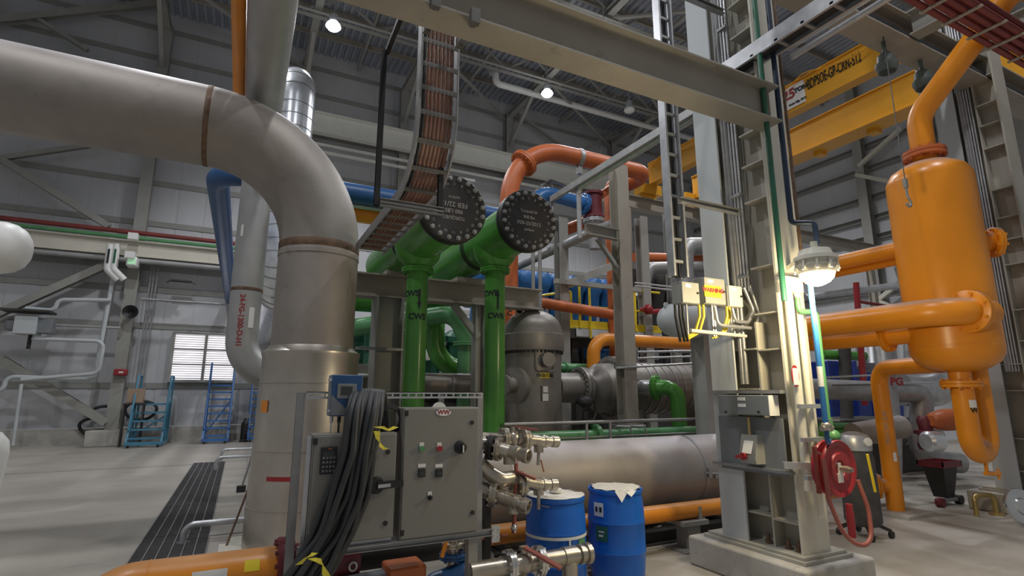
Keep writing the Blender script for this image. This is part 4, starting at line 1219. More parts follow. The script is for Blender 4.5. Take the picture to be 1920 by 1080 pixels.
S('equipment_board', MB().bx(4.775, 4.795, K(1470, 820, 4.78).y, 4.42, K(1430, 888, 4.78).z, K(1430, 783, 4.78).z), 'panelg', 'flat dark grey mounting panel under the long wiring box', 'panel')
S('back_strut', MB().bx(4.74, 4.80, 3.56, 4.52, K(1400, 872, 4.78).z - .03, K(1400, 872, 4.78).z), 'galvd', 'strut under the dark grey mounting panel', 'strut')
ds = T('disconnect_switch', 'grey disconnect switch with a slanted face and red handle on the dark panel', 'switch', (4.74, K(1405, 845).y, K(1400, 872).z))
ya, yb = K(1421, 840, 4.68).y, K(1388, 840, 4.68).y
za, zb_ = K(1400, 868, 4.68).z, K(1400, 815, 4.68).z
P(ds, 'body', MB().add([(4.775, ya, za), (4.775, yb, za), (4.775, yb, zb_), (4.775, ya, zb_), (4.64, ya + .01, za + .05), (4.64, yb - .01, za + .05), (4.70, yb - .01, zb_), (4.70, ya + .01, zb_), (4.66, ya + .01, za), (4.66, yb - .01, za)],
                      [(0, 3, 2, 1), (3, 7, 6, 2), (4, 5, 6, 7), (0, 1, 9, 8), (8, 9, 5, 4), (0, 8, 4, 7, 3), (1, 2, 6, 5, 9)]), 'boxg')
P(ds, 'rating_plate', MB().add([(4.638, ya + .05, za + .10), (4.638, yb - .05, za + .10), (4.688, yb - .05, zb_ - .05), (4.688, ya + .05, zb_ - .05)], [(0, 1, 2, 3)]), 'white')
P(ds, 'handle', MB().cyl((4.61, (ya + yb) / 2 + .03, za + .07), (4.66, (ya + yb) / 2 + .03, za + .07), .035, 14).bar((4.61, (ya + yb) / 2 + .03, za + .07), (4.60, (ya + yb) / 2 + .1, za + .06), .03, .03), 'red')
S('brass_gland', MB().cyl((4.72, K(1397, 800).y, K(1397, 815).z), (4.72, K(1397, 800).y, K(1397, 783).z), .016, 10), 'brass', 'brass gland between the long wiring box and the disconnect switch', 'gland')
# pipes and sign on the near face of the column
for k, (px_, X0) in enumerate(((1494, 4.88), (1513, 5.03))):
    S('white_downpipe', MB().tube(bend([(X0, 3.50, .7 if k else .95), (X0, 3.50, 2.82), (X0 - .0, 3.50 + .02, 2.9), (X0 - .06, 3.55, 3.0)], .05, 5), .042 if not k else .03, 18), 'cream', ('thicker' if not k else 'thinner') + ' white pipe down the lamp-lit face of the big column', 'pipe')
S('lamp_bracket_box', MB().bx(4.80, 5.08, 3.46, 3.57, 2.86, 3.02), 'cream', 'cream box at the head of the white pipes under the lamp', 'box', bev=.01)
a_ = at(1493, 705, Y=3.44)
sg = T('oval_sign', 'white and red oval sign on the lamp-lit face of the big column', 'sign', (a_.x, 3.45, a_.z - .12))
P(sg, 'plate', MB().add([(a_.x + .055 * math.cos(2 * PI * k / 24), y_, a_.z + .105 * math.sin(2 * PI * k / 24)) for y_ in (3.452, 3.446) for k in range(24)], [(k, (k + 1) % 24, 24 + (k + 1) % 24, 24 + k) for k in range(24)] + [tuple(range(24, 48))]), 'red')
P(sg, 'card', MB().bx(a_.x - .04, a_.x + .04, 3.442, 3.446, a_.z - .085, a_.z + .075), 'white')
for zz, lab in ((at(1500, 762, Y=3.45).z, 'pale strut bracket crossing the white pipes, level with the wiring box'), (at(1500, 825, Y=3.45).z, 'thin clamp across the white pipes, level with the switch'), (at(1500, 897, Y=3.45).z, 'clamp across the white pipes near the hose reel')):
    S('pipe_bracket', MB().bx(4.78, 5.22 if zz > 1.6 else 5.08, 3.42, 3.46, zz - .02, zz + .02), 'galv', lab, 'bracket')
S('green_pipe', MB().cyl((4.73, 3.44, 2.75), (4.73, 3.44, 9), .028, 14), 'greend', 'thin green pipe running up the near edge of the big column', 'pipe')
S('green_pipe', MB().tube(bend([(5.14, 3.40, 1.05), (5.14, 3.40, 2.66), (4.96, 3.46, 2.66), (4.96, 3.46, 2.8)], .05, 5), .026, 14), 'greenl', 'thin green pipe right of the white pipes, below the lamp', 'pipe')
zb_ = at(1483, 418, Y=3.4).z
S('blue_drop_pipe', MB().tube(bend([(4.9, 3.40, 9), (4.9, 3.40, zb_), (5.05, 3.25, zb_ - .02), (5.05, 3.25, zb_ - .25)], .05, 5), .027, 14), 'navy', 'thin dark blue pipe jogging down to the cream lamp', 'pipe')
S('brown_pipe', MB().cyl((4.98, 3.38, 3.15), (4.98, 3.38, 9), .016, 10), 'rust', 'thin brown pipe beside the dark blue pipe', 'pipe')
# lit lamp
LP = at(1531, 505, Y=3.0)
lp = T('explosion_proof_lamp', 'glowing cream industrial lamp beside the big column', 'lamp', tuple(LP - V((0, 0, .15))))
P(lp, 'housing', MB().rev(LP + V((0, 0, .20)), (0, 0, -1), [(0, .05), (.02, .13), (.08, .15), (.085, .18), (.12, .185), (.125, .165), (.16, .16), (.165, .175), (.20, .17), (.24, .15)], 32), 'cream')
fb = MB()
for k in range(10):
    q_ = 2 * PI * k / 10
    fb.bar(LP + V((.165 * math.cos(q_), .165 * math.sin(q_), .11)), LP + V((.185 * math.cos(q_), .185 * math.sin(q_), -.02)), .02, .012)
P(lp, 'clip', fb, 'cream')
P(lp, 'globe', MB().rev(LP + V((0, 0, -.04)), (0, 0, -1), [(0, .145), (.04, .135), (.08, .10), (.11, .04), (.115, .01)], 28), 'warmglow')
P(lp, 'arm', MB().bar(LP + V((.02, 0, .19)), (5.02, 3.55, LP.z + .17), .06, .05).cyl(LP + V((0, 0, .18)), LP + V((0, 0, .26)), .03, 12), 'cream')
ld = bpy.data.lights.new('lamp_light', 'POINT')
ld.energy = 130
ld.color = (1.0, .82, .50)
ld.shadow_soft_size = .1
lo = bpy.data.objects.new('lamp_light', ld)
COL.objects.link(lo)
lo.location = (0, 0, -.12)
lo.parent = lp
bp0, bp1 = at(1534, 545, Y=3.05), at(1557, 800, Y=3.05)
bpipe = T('blue_supply_pipe', 'bright blue pipe with a white band dropping below the lamp to the hose reel', 'pipe', (bp0.x, 3.05, bp1.z))
P(bpipe, 'pipe', MB().cyl((bp0.x, 3.12, bp1.z), (bp0.x, 3.12, bp0.z + .12), .024, 16), 'blueb')
wz = at(1545, 706, Y=3.1).z
P(bpipe, 'white_band', MB().rev((bp0.x, 3.12, wz - .09), (0, 0, 1), [(0, .0248), (.18, .0248)], 16), 'white')
P(bpipe, 'valve', MB().sph((bp0.x + .01, 3.12, bp1.z + .0), .045, 12).cyl((bp0.x - .06, 3.12, bp1.z - .02), (bp0.x + .08, 3.12, bp1.z - .02), .025, 10).bar((bp0.x, 3.1, bp1.z + .05), (bp0.x + .1, 3.06, bp1.z + .05), .02, .012), 'stainless')
P(bpipe, 'lower_pipe', MB().tube(bend([(bp0.x, 3.12, bp1.z), (bp0.x, 3.12, 1.42), (4.98, 3.3, 1.42), (5.2, 3.3, 1.3)], .05, 4), .02, 12), 'blue')
S('green_wall_valve', MB().cyl((5.12, 3.38, 1.28), (5.12, 3.38, 1.62), .035, 12).sph((5.14, 3.36, 1.45), .06, 12), 'greenl', 'green valve on the thin green pipe beside the hose reel', 'valve')

# ------------------------------------------------------------------ hose reel
RX, RYY, RZ = at(1557, 875, Y=3.3).x, 3.3, at(1571, 875, Y=3.3).z
nr = V((.03, -1, 0)).normalized()
hr = T('hose_reel', 'red hose reel fixed to the right of the big column', 'hose reel', (RX, RYY, RZ - .25))
cR = V((RX, RYY, RZ))
P(hr, 'front_disc', MB().rev(cR + nr * .06, nr, [(0, .02), (.0, .245), (.02, .252), (.035, .245), (.03, .21), (.02, .2), (.02, .14), (.035, .13), (.035, .08), (.02, .07), (.025, .02)], 40), 'red')
P(hr, 'rear_disc', MB().rev(cR - nr * .03, nr, [(0, .02), (0, .245), (.02, .25), (.03, .245), (.03, .02)], 40), 'red')
P(hr, 'drum', MB().cyl(cR - nr * .03, cR + nr * .06, .13, 28), 'redpipe')
P(hr, 'axle', MB().cyl(cR + nr * .06, cR + nr * .17, .03, 14).cyl(cR + nr * .13, cR + nr * .2, .02, 12), 'stainless')
sdv = V((-nr.y, nr.x, 0)) * -1
P(hr, 'label_plate', MB().add([cR + nr * .085 + sdv * a + V((0, 0, b)) for a, b in ((-.02, -.12), (.06, -.12), (.06, -.04), (.03, -.04), (.03, .05), (-.0, .05), (-.0, -.03), (-.02, -.03))] + [cR + nr * .1 + sdv * a + V((0, 0, b)) for a, b in ((-.02, -.12), (.06, -.12), (.06, -.04), (.03, -.04), (.03, .05), (-.0, .05), (-.0, -.03), (-.02, -.03))],
                             [(8, 9, 10, 11, 12, 13, 14, 15)] + [(i, (i + 1) % 8, 8 + (i + 1) % 8, 8 + i) for i in range(8)]), 'paper')
P(hr, 'mount_arm', MB().bar(cR - nr * .1, (RX - .25, 3.6, RZ), .06, .06).bar((RX - .2, 3.3, RZ + .16), cR + nr * .12 + V((.03, 0, .0)), .01, .015), 'galv')
P(hr, 'guide_arm', MB().bar((RX - .27, 3.25, RZ + .2), (RX - .27, 3.25, RZ - .2), .03, .03), 'redpipe')
P(hr, 'nozzle', MB().cyl(cR + V((.02, -.12, -.3)), cR + V((.02, -.12, -.38)), .03, 12).cyl(cR + V((.02, -.12, -.38)), cR + V((.02, -.12, -.58)), .035, 14, .03), 'red')
hp_ = [(RX - .24, 3.2, RZ + .1), (RX - .25, 3.18, RZ - .25), (RX - .2, 3.12, RZ - .52), (RX - .06, 3.06, RZ - .63), (RX + .1, 3.06, RZ - .58), (RX + .17, 3.1, RZ - .35), (RX + .14, 3.15, RZ - .1)]
P(hr, 'hose', MB().tube(bend(hp_, .3, 6), .019, 12), 'hose')
P(hr, 'yellow_tag', MB().bar((RX + .2, 3.07, RZ + .13), (RX + .25, 3.07, RZ - .2), .02, .012), 'yellowb')

# ------------------------------------------------------------------ covered tank on castors
cx_, cy_ = 7.55, 4.66
ct = T('covered_tank', 'upright tank under a dark cover on small castors, behind the hose reel', 'tank', (cx_, cy_, 0))
P(ct, 'cover', MB().rev((cx_, cy_, .14), (0, 0, 1), [(0, .1), (.01, .19), (.06, .22), (.75, .21), (.85, .215), (.93, .19), (1.0, .17)], 32), 'padded')
P(ct, 'tank_top', MB().rev((cx_, cy_, 1.1), (0, 0, 1), [(0, .2), (.12, .21), (.2, .17), (.24, .06)], 28), 'galv')
P(ct, 'gauge', MB().rev((cx_ - .05, cy_ - .2, 1.22), (-.4, -1, .1), [(0, .05), (.03, .055), (.035, .045)], 16), 'white')
for k in range(4):
    q_ = PI / 4 + k * PI / 2
    a_, b_ = V((cx_ + .12 * math.cos(q_), cy_ + .12 * math.sin(q_), .17)), V((cx_ + .3 * math.cos(q_), cy_ + .3 * math.sin(q_), .09))
    l_ = P(ct, 'leg', MB().bar(a_, b_, .05, .04), 'black')
    P(l_, 'castor', MB().cyl(b_ + V((0, -.02, -.045)), b_ + V((0, .02, -.045)), .044, 14).cyl(b_ + V((0, 0, -.045)), b_, .012, 6), 'black')

# ------------------------------------------------------------------ orange vessel and its pipework
VX, VY, VR = 8.72, 3.84, .52
ov = T('orange_vessel', 'tall bright orange pressure vessel held up on orange pipes', 'vessel', (VX, VY, 0))
P(ov, 'shell', MB().rev((VX, VY, 2.13), (0, 0, 1), [(0, .02), (.01, .16), (.05, .32), (.13, .45), (.25, .515), (.32, .52), (2.72, .52), (2.78, .515), (2.9, .45), (3.0, .30), (3.04, .15), (3.05, .02)], 64), 'orangev')
P(ov, 'weld_line', MB().rev((VX, VY, 2.46), (0, 0, 1), [(0, .519), (.006, .524), (.02, .524), (.026, .519)], 64), 'orangev')
zf = at(1725, 288, Y=VY).z
P(ov, 'top_neck', MB().cyl((VX, VY, 5.1), (VX, VY, zf), .15, 28), 'orangev')
P(ov, 'top_flange', MB().flange((VX, VY, zf), (0, 0, 1), .27, .055, 12, .02), 'orangered')
P(ov, 'top_pipe', MB().tube(bend([(VX, VY, zf), (VX, VY, zf + .62), (VX + .04, VY - 1.32, zf + 1.9), (VX + 3, VY - 1.6, zf + 2.1)], [.45, .3], 12), .155, 32), 'orangev')
c_ = oncyl(1830, 440, VX, VY, VR)
nd = V((.78, -.62, 0)).normalized()
P(ov, 'side_nozzle', MB().cyl(V((VX, VY, c_.z)) + nd * .45, V((VX, VY, c_.z)) + nd * .68, .12, 24).flange(V((VX, VY, c_.z)) + nd * .68, nd, .21, .035, 8, .022), 'orangev')
zt_ = at(1620, 482, X=VX).z
P(ov, 'rear_pipe', MB().tube(bend([(VX, VY + .4, zt_), (VX, 7.0, zt_), (VX, 7.0, 0)], .35, 9), .125, 24), 'orangev')
P(ov, 'rear_pipe', MB().tube(bend([(VX + .12, VY + .4, zt_ - .15), (VX + .12, 6.75, zt_ - .15), (VX + .12, 6.75, 0)], .2, 8), .06, 18), 'orangev')
zm = 2.89
XM = 7.98
P(ov, 'feed_pipe', MB().tube(bend([(XM, 6.9, 0), (XM, 6.9, zm), (XM, 3.47, zm), (VX, 3.42, zm + .0)], .42, 12), .178, 32), 'orangev')
fd = V((XM + .36, 3.47, zm))
P(ov, 'feed_flange', MB().flange(fd, (1, -.12, 0), .28, .045, 8, .024), 'orangev')
za = at(1620, 636, X=8.45).z
P(ov, 'lower_pipe', MB().tube(bend([(8.45, VY + .3, za), (8.45, 7.25, za), (8.45, 7.25, 0)], .3, 8), .122, 24), 'orangev')
P(ov, 'lower_flange', MB().flange((8.45, at(1665, 640, X=8.45).y, za), (0, 1, 0), .215, .035, 8, .018), 'orangev')
lx, ly = 9.42, 5.28
zl = at(1655, 690, X=lx).z
P(ov, 'support_leg', MB().tube(bend([(VX + .1, VY + .25, zl), (lx, ly, zl), (lx, ly, .05)], .28, 10), .125, 28), 'orangev')
P(ov, 'leg_base', MB().bx(lx - .38, lx + .38, ly - .38, ly + .38, 0, .05), 'plinth')
zz = at(1650, 908, X=lx).z
P(ov, 'leg_branch', MB().tube([(lx, ly, zz), (lx - .3, ly + .24, zz)], .11, 24).flange((lx - .2, ly + .16, zz), (.8, -.62, 0), .2, .035, 8, .02), 'orangev')
a_ = at(1649, 855, X=lx - .13)
P(ov, 'white_tag', patch(lx, ly, .126, -2.2, -1.75, a_.z - .07, a_.z + .07), 'white')
P(ov, 'lettering', text_round('PROCESS GAS', .085, (lx, ly, at(1640, 800, X=lx).z), .126, (-1.35, -1, 0), turn=PI / 2), 'chalk')
zu = 1.06
P(ov, 'drain_loop', MB().tube(bend([(VX, VY, 2.2), (VX, VY, zu), (VX + .56, VY + .04, zu), (VX + .56, VY + .04, 2.35), (VX + .3, VY + .04, 2.5)], [.27, .27, .1], 12), .128, 32), 'orangev')
zn = at(1797, 720, Y=VY).z
P(ov, 'drain_flange', MB().flange((VX, VY, zn), (0, 0, 1), .235, .045, 10, .02), 'orangev')
P(ov, 'drain_cock', MB().cyl((VX + .3, VY, zu - .1), (VX + .3, VY, zu - .26), .022, 12).cyl((VX + .26, VY, zu - .25), (VX + .52, VY - .04, zu - .27), .03, 12).cyl((VX + .5, VY - .04, zu - .34), (VX + .5, VY - .04, zu - .2), .015, 8), 'orangev')
a_ = oncyl(1806, 757, VX, VY, .13)
P(ov, 'white_tag', patch(VX, VY, .129, -2.35, -1.5, a_.z - .05, a_.z + .05), 'white')
P(ov, 'lettering', text_round('W', .1, (VX, VY, at(1816, 770, Y=VY - .13).z), .129, (-.35, -1, 0), bold=.003), 'inkb')
# ------------------------------------------------------------------ steel above the vessel
bz2 = at(1570, 62, Y=4.21).z + .23
W('overhead_beam', MB().ib((5.3, 4.0, bz2), (22, 4.0, bz2), .46, .42, .03, .02), 'beam', bev=.003)
S('beam_cable_tray', MB().bx(5.5, 14, 3.80, 3.97, bz2 - .19, bz2 - .12).bx(5.5, 14, 3.86, 3.98, bz2 - .12, bz2 - .02), 'black', 'black cable run lying in the big beam above the vessel', 'cable tray')
W('cross_beam', MB().ib((8.85, 2.0, bz2 + .02), (8.85, 3.78, bz2 + .02), .4, .26, .025, .016), 'steelg')
W('cross_beam', MB().ib((10.2, 1.8, bz2), (10.2, 3.75, bz2), .3, .2, .02, .014), 'steelg')
for k, (px_, py_) in enumerate(((1663, 122), (1734, 165))):
    q = at(px_, py_ + 4, Y=4.02)
    dl = T('pendant_lamp', 'dark green pendant lamp under the big beam, %s' % ('above the hanging hook' if not k else 'close to the bent orange pipe'), 'lamp', (q.x, 4.02, q.z - .15), 'pendant lamps under the beam')
    P(dl, 'housing', MB().cyl((q.x, 4.02, bz2 - .22), (q.x, 4.02, bz2 - .45), .03, 10).rev((q.x, 4.02, bz2 - .43), (0, 0, -1), [(0, .06), (.05, .11), (.16, .12), (.18, .15), (.24, .15), (.32, .12)], 28), 'lampgreen')
    P(dl, 'lens', MB().rev((q.x, 4.02, bz2 - .73), (0, 0, -1), [(0, .11), (.04, .10), (.06, .05)], 24), 'screen')
q = at(1668, 148, Y=3.95)
hk = at(1704, 385, Y=3.55)
ch = T('hanging_hook', 'thin hanging cable with a steel hook in front of the orange vessel', 'hook', (hk.x, 3.5, hk.z))
P(ch, 'cable', MB().cyl((hk.x, 3.55, hk.z + .25), (q.x, 3.95, bz2 - .22), .007, 8), 'black')
P(ch, 'hook', MB().tube(bend([(hk.x, 3.55, hk.z + .26), (hk.x, 3.55, hk.z + .12), (hk.x + .06, 3.55, hk.z + .06), (hk.x + .05, 3.55, hk.z), (hk.x, 3.55, hk.z - .02), (hk.x - .05, 3.55, hk.z + .02)], .03, 4), .016, 8).box((hk.x, 3.55, hk.z + .3), .05, .04, .12), 'galvd')
for k in range(7):
    yy, zz = 2.55 + .1 * (k % 4), 6.45 + .13 * (k // 4)
    S('red_conduit', MB().cyl((6.2, yy, zz), (14, yy, zz), .04, 12), 'redpipe', 'dark red conduit of the bundle crossing the top right corner', 'conduit', 'dark red conduits overhead')
for x_ in (7.0, 7.5, 8.1, 8.6, 9.2, 9.9):
    S('conduit_clamp', MB().bx(x_, x_ + .04, 2.48, 2.9, 6.39, 6.41), 'beam', 'small clamp bar under the dark red conduits', 'clamp', 'clamps under the red conduits')
S('red_tray', MB().bx(6.2, 14, 2.1, 2.2, 6.35, 6.6), 'redpipe', 'dark red tray side at the edge of the overhead conduit bundle', 'cable tray')
# ------------------------------------------------------------------ yellow crane bridge
def girder(Xf, fw, y0, y1, z0, z1, label, nstiff):
    t = T('crane_girder', label, 'crane', (Xf, (y0 + y1) / 2, z0), 'crane bridge girders')
    P(t, 'web', MB().bx(Xf, Xf + .2, y0, y1, z0 + .03, z1), 'yellow')
    P(t, 'bottom_flange', MB().bx(Xf - .04, Xf + fw, y0, y1, z0, z0 + .03), 'yellow')
    P(t, 'top_flange', MB().bx(Xf - .04, Xf + .3, y0, y1, z1, z1 + .03), 'yellow')
    for k in range(nstiff):
        yy = y0 + .9 + k * 1.5
        P(t, 'stiffener', MB().bx(Xf + fw - .3, Xf + fw, yy, yy + .22, z0 - .1, z0), 'yellow')
    return t


g1 = girder(12.0, .26, 4.9, 13.4, 8.9, 9.65, 'upper yellow crane girder lettered with a crane number and load plate', 0)
g2 = girder(14.02, .62, 4.9, 13.4, 8.72, 9.55, 'lower yellow crane girder with stiffener stubs under it', 6)
ya_, yb_ = at(1514, 160, X=11.99).y, at(1614, 106, X=11.99).y
tm = text_mb('BDPSOE-GP-CRN-512', .4, ext=.004, bold=.003)
tw_ = max(p.x for p in tm.v) - min(p.x for p in tm.v)
zt_ = (at(1514, 160, X=11.99).z + at(1614, 106, X=11.99).z) / 2
tm.v = [V((11.99 - p.z, (ya_ + yb_) / 2 - p.x * (ya_ - yb_) / tw_, zt_ + p.y * .95)) for p in tm.v]
P(g1, 'lettering', tm, 'inkb')
for g_ in (g1, g2):
    gx_ = ROOT[g_].x
    P(g_, 'end_truck', MB().bx(gx_ - .45, gx_ + .45, 13.3, 13.7, 8.55, 8.9).bx(gx_ - .25, gx_ + .25, 13.4, 13.6, 8.4, 8.56), 'yellow')
    P(g_, 'end_truck', MB().bx(gx_ - .1, gx_ + .3, 4.0, 4.95, 8.0, 8.95).bx(gx_ - .25, gx_ + .25, 4.0, 4.2, bz2 + .22, 8.0), 'yellow')
W('runway_beam', MB().ib((10, 13.5, 8.18), (26, 13.5, 8.18), .44, .3, .03, .02), 'beam')
for x_ in (11.0, 17.5, 24.5):
    W('runway_post', MB().ib((x_, 13.5, 0), (x_, 13.5, 7.96), .25, .25, .02, .014), 'beam')
a_ = at(1487, 181, X=11.99)
yr_ = at(1509, 170, X=11.99).y
P(g1, 'load_plate', MB().bx(11.975, 11.99, yr_, a_.y + .3, a_.z - .3, a_.z + .3), 'white')
P(g1, 'lettering', text_on('25', .36, (11.972, a_.y + .1, a_.z + .08), (0, -1, 0), (0, 0, 1), ext=.004, bold=.012), 'inkr')
P(g1, 'lettering', text_on('TON', .16, (11.972, (a_.y + yr_) / 2 - .07, a_.z + .1), (0, -1, 0), (0, 0, 1), ext=.004, bold=.01), 'inkb')
P(g1, 'lettering', text_on('Hoist Mfg. 2012', .075, (11.972, (a_.y + yr_) / 2 + .05, a_.z - .2), (0, -1, 0), (0, 0, 1), ext=.004, bold=.004), 'inkb')
yc = []
for k in range(60):
    t_ = k / 59
    yc.append((11.9, 5 + 10 * t_, 9.72 - .28 * abs(math.sin(t_ * PI * 4))))
P(g1, 'festoon_cable', MB().tube(yc, .02, 6), 'yellow')
# ------------------------------------------------------------------ things behind and on the floor at the right
def pipe_thing(name, pts, r, m_, label, rb=.3, cat='pipe'):
    return S(name, MB().tube(bend(pts, rb, 10), r, 24), m_, label, cat)


Q = lambda px, py, d: at(px, py, d=d)
pipe_thing('silver_pipe', [Q(1500, 728, 11.6), Q(1700, 736, 12), Q(1730, 737, 12.05), Q(1722, 862, 11.8), Q(1800, 868, 11.9)], .22, 'galvd', 'silver pipe running level then dropping behind the orange leg', .45)
pipe_thing('silver_elbow', [Q(1690, 730, 13.2), Q(1780, 735, 13.2), Q(1775, 640, 13.6)], .40, 'galv', 'fat silver elbow between the orange leg and the drain loop', .7)
pipe_thing('silver_riser', [Q(1637, 690, 14), Q(1632, 630, 14.4)], .36, 'galv', 'fat silver riser behind the top of the orange leg')
g3 = T('grey_riser_pipe', 'grey riser with red lettering right beside the orange leg', 'pipe', tuple(Q(1672, 812, 10.6)))
P(g3, 'pipe', MB().tube(bend([Q(1655, 650, 11.2), Q(1660, 690, 11), Q(1672, 805, 10.6), Q(1672, 900, 10.3)], .3, 8), .17, 24), 'galvd')
q = Q(1668, 716, 10.78)
P(g3, 'lettering', text_on('PG', .2, (q.x - .06, q.y - .165, q.z), (.88, -.48, 0), (0, 0, 1), ext=.004, bold=.01), 'inkr')
pipe_thing('silver_cylinder', [Q(1600, 815, 9.3), Q(1690, 800, 9.6)], .2, 'duct', 'stout level silver cylinder behind the dark covered tank')
pipe_thing('silver_low_pipe', [Q(1690, 822, 12.5), Q(1760, 815, 12.8)], .16, 'galv', 'wrapped silver pipe low between the two drops')
pipe_thing('green_main', [Q(1540, 818, 9.6), Q(1650, 818, 10.2)], .14, 'green', 'thick green pipe behind the hose reel')
pipe_thing('green_main', [Q(1540, 798, 9.6), Q(1650, 800, 10.2)], .06, 'greenl', 'thin light green pipe above the thick green one by the hose reel')
pipe_thing('green_main', [Q(1540, 665, 13.5), Q(1620, 668, 14)], .12, 'green', 'far green pipe behind the bright blue pipe')
for k, (x0, x1, d_) in enumerate(((1552, 1584, 16), (1600, 1634, 16), (1668, 1712, 16.5))):
    a_, b_ = Q(x0, 676, d_), Q(x1, 718, d_)
    S('blue_crate', MB().bx(a_.x, b_.x + .1, a_.y, a_.y + 1.2, 0, a_.z), 'dkblue', ('deep blue cabinet far behind the bright blue pipe', 'deep blue cabinet far behind, left of the orange leg', 'deep blue cabinet seen through the orange leg bend')[k], 'cabinet', bev=.03)
pipe_thing('dark_post', [Q(1590, 840, 13), Q(1583, 640, 13.6)], .14, 'dark', 'dark post far behind the bright blue pipe')
pipe_thing('red_standpipe', [Q(1622, 760, 13), Q(1605, 530, 13.5)], .07, 'red', 'slender red standpipe behind the two big orange pipes')
pipe_thing('red_brace_pipe', [Q(1608, 565, 13.4), Q(1700, 580, 13.8)], .04, 'redpipe', 'thin red pipe sloping right of the red standpipe')
pipe_thing('pale_level_pipe', [Q(1510, 558, 15), Q(1700, 533, 15), Q(1705, 900, 14)], .1, 'galv', 'long pale pipe between the two orange pipes')
pipe_thing('thin_level_tube', [Q(1540, 708, 10.5), Q(1780, 697, 11)], .02, 'galv', 'upper thin tube crossing behind the orange leg')
pipe_thing('thin_level_tube', [Q(1560, 720, 11.5), Q(1750, 718, 12)], .02, 'galv', 'lower thin tube crossing behind the orange leg')
q = Q(1745, 800, 10.9)
S('orange_reducer', MB().rev(q + V((.05, 0, .12)), (1, -.3, .03), [(0, .1), (.05, .16), (.3, .22), (1.0, .22)], 28), 'orangered', 'scuffed orange reducer seen behind the drain loop', 'pipe')
S('maroon_valve', MB().rev(Q(1742, 845, 11) , (0, 0, 1), [(0, .05), (.02, .16), (.1, .18), (.3, .14), (.34, .22), (.4, .22), (.42, .12), (.6, .15), (.7, .1)], 22), 'maroon', 'dark red valve beside the silver drop pipe', 'valve')
S('silver_drum', MB().rev(Q(1735, 828, 10.7), (1, -.3, 0), [(0, .15), (.05, .2), (.3, .2), (.34, .14)], 24), 'spiral', 'short shiny drum below the dark red valve', 'drum')
S('machinery_block', MB().bx(12.6, 15.4, 7.7, 9.2, 0, 1.25), 'dark', 'dark machinery base behind the silver pipes', 'machine', bev=.03)
compressor(17.5, 12.2, 4.5, 2.9, 'panelg', 'grey machinery behind the silver pipes and blue cabinets', 12)
# engine-stand like hopper cart
hx_, hy_ = at(1785, 947, Z=0).x, at(1785, 947, Z=0).y + .1
hc = T('hopper_cart', 'small dark wheeled cart with a red tray beside the second plinth', 'cart', (hx_, hy_, 0))
P(hc, 'tray', MB().bx(hx_ - .3, hx_ + .3, hy_ - .2, hy_ + .2, .62, .64).bx(hx_ - .3, hx_ + .3, hy_ - .2, hy_ - .18, .64, .72).bx(hx_ - .3, hx_ + .3, hy_ + .18, hy_ + .2, .64, .72).bx(hx_ - .3, hx_ - .28, hy_ - .2, hy_ + .2, .64, .72).bx(hx_ + .28, hx_ + .3, hy_ - .2, hy_ + .2, .64, .72), 'maroon')
P(hc, 'body', MB().add([(hx_ - .22, hy_ - .16, .62), (hx_ + .22, hy_ - .16, .62), (hx_ + .22, hy_ + .16, .62), (hx_ - .22, hy_ + .16, .62), (hx_ - .12, hy_ - .1, .12), (hx_ + .12, hy_ - .1, .12), (hx_ + .12, hy_ + .1, .12), (hx_ - .12, hy_ + .1, .12)], [(0, 1, 2, 3), (7, 6, 5, 4), (0, 4, 5, 1), (1, 5, 6, 2), (2, 6, 7, 3), (3, 7, 4, 0)]), 'black')
P(hc, 'base_bar', MB().bar((hx_ - .35, hy_ - .1, .09), (hx_ + .25, hy_ - .1, .09), .08, .05), 'panelg')
for sx_ in (-.36, .22):
    P(hc, 'wheel', MB().cyl((hx_ + sx_, hy_ - .16, .075), (hx_ + sx_, hy_ - .06, .075), .075, 18), 'maroon' if sx_ < 0 else 'black')
q = at(1850, 965, Z=0)
for k in range(1):
    S('copper_bend', MB().tube(bend([(q.x - .25, q.y + .02, .0), (q.x - .25, q.y + .02, .3), (q.x + .12, q.y - .08, .3), (q.x + .12, q.y - .08, .0)], .1, 6), .035, 14).rev((q.x + .12, q.y - .08, 0), (0, 0, 1), [(0, .1), (.03, .1)], 16), 'brass', 'small brass pipe bend against the second plinth', 'pipe')
q = at(1909, 985, Z=0)
bf = S('blank_flange_plate', MB().rev((q.x + .12, q.y, .245), (-.35, -.93, .18), [(0, .24), (.03, .25), (.05, .24), (.052, .12), (.07, .1), (.07, .02)], 40), 'chrome', 'bright round steel flange plate leaning on the second plinth', 'flange')
for k, (x_, lab) in enumerate(((1896, 'tall'), (1915, 'short'))):
    a_ = at(x_, 870, d=10.3)
    S('white_board', MB().bar((a_.x, a_.y, a_.z - .8), (a_.x + .18, a_.y + .06, a_.z + .35 - .1 * k), .32, .04, up=(1, 0, 0)), 'white', lab + ' white board leaning at the right edge above the flange plate', 'board')
S('grey_bin', MB().bx(11.8, 13.2, 3.4, 3.95, .35, 1.0), 'pale', 'pale bin edge at the right border', 'bin', bev=.02)
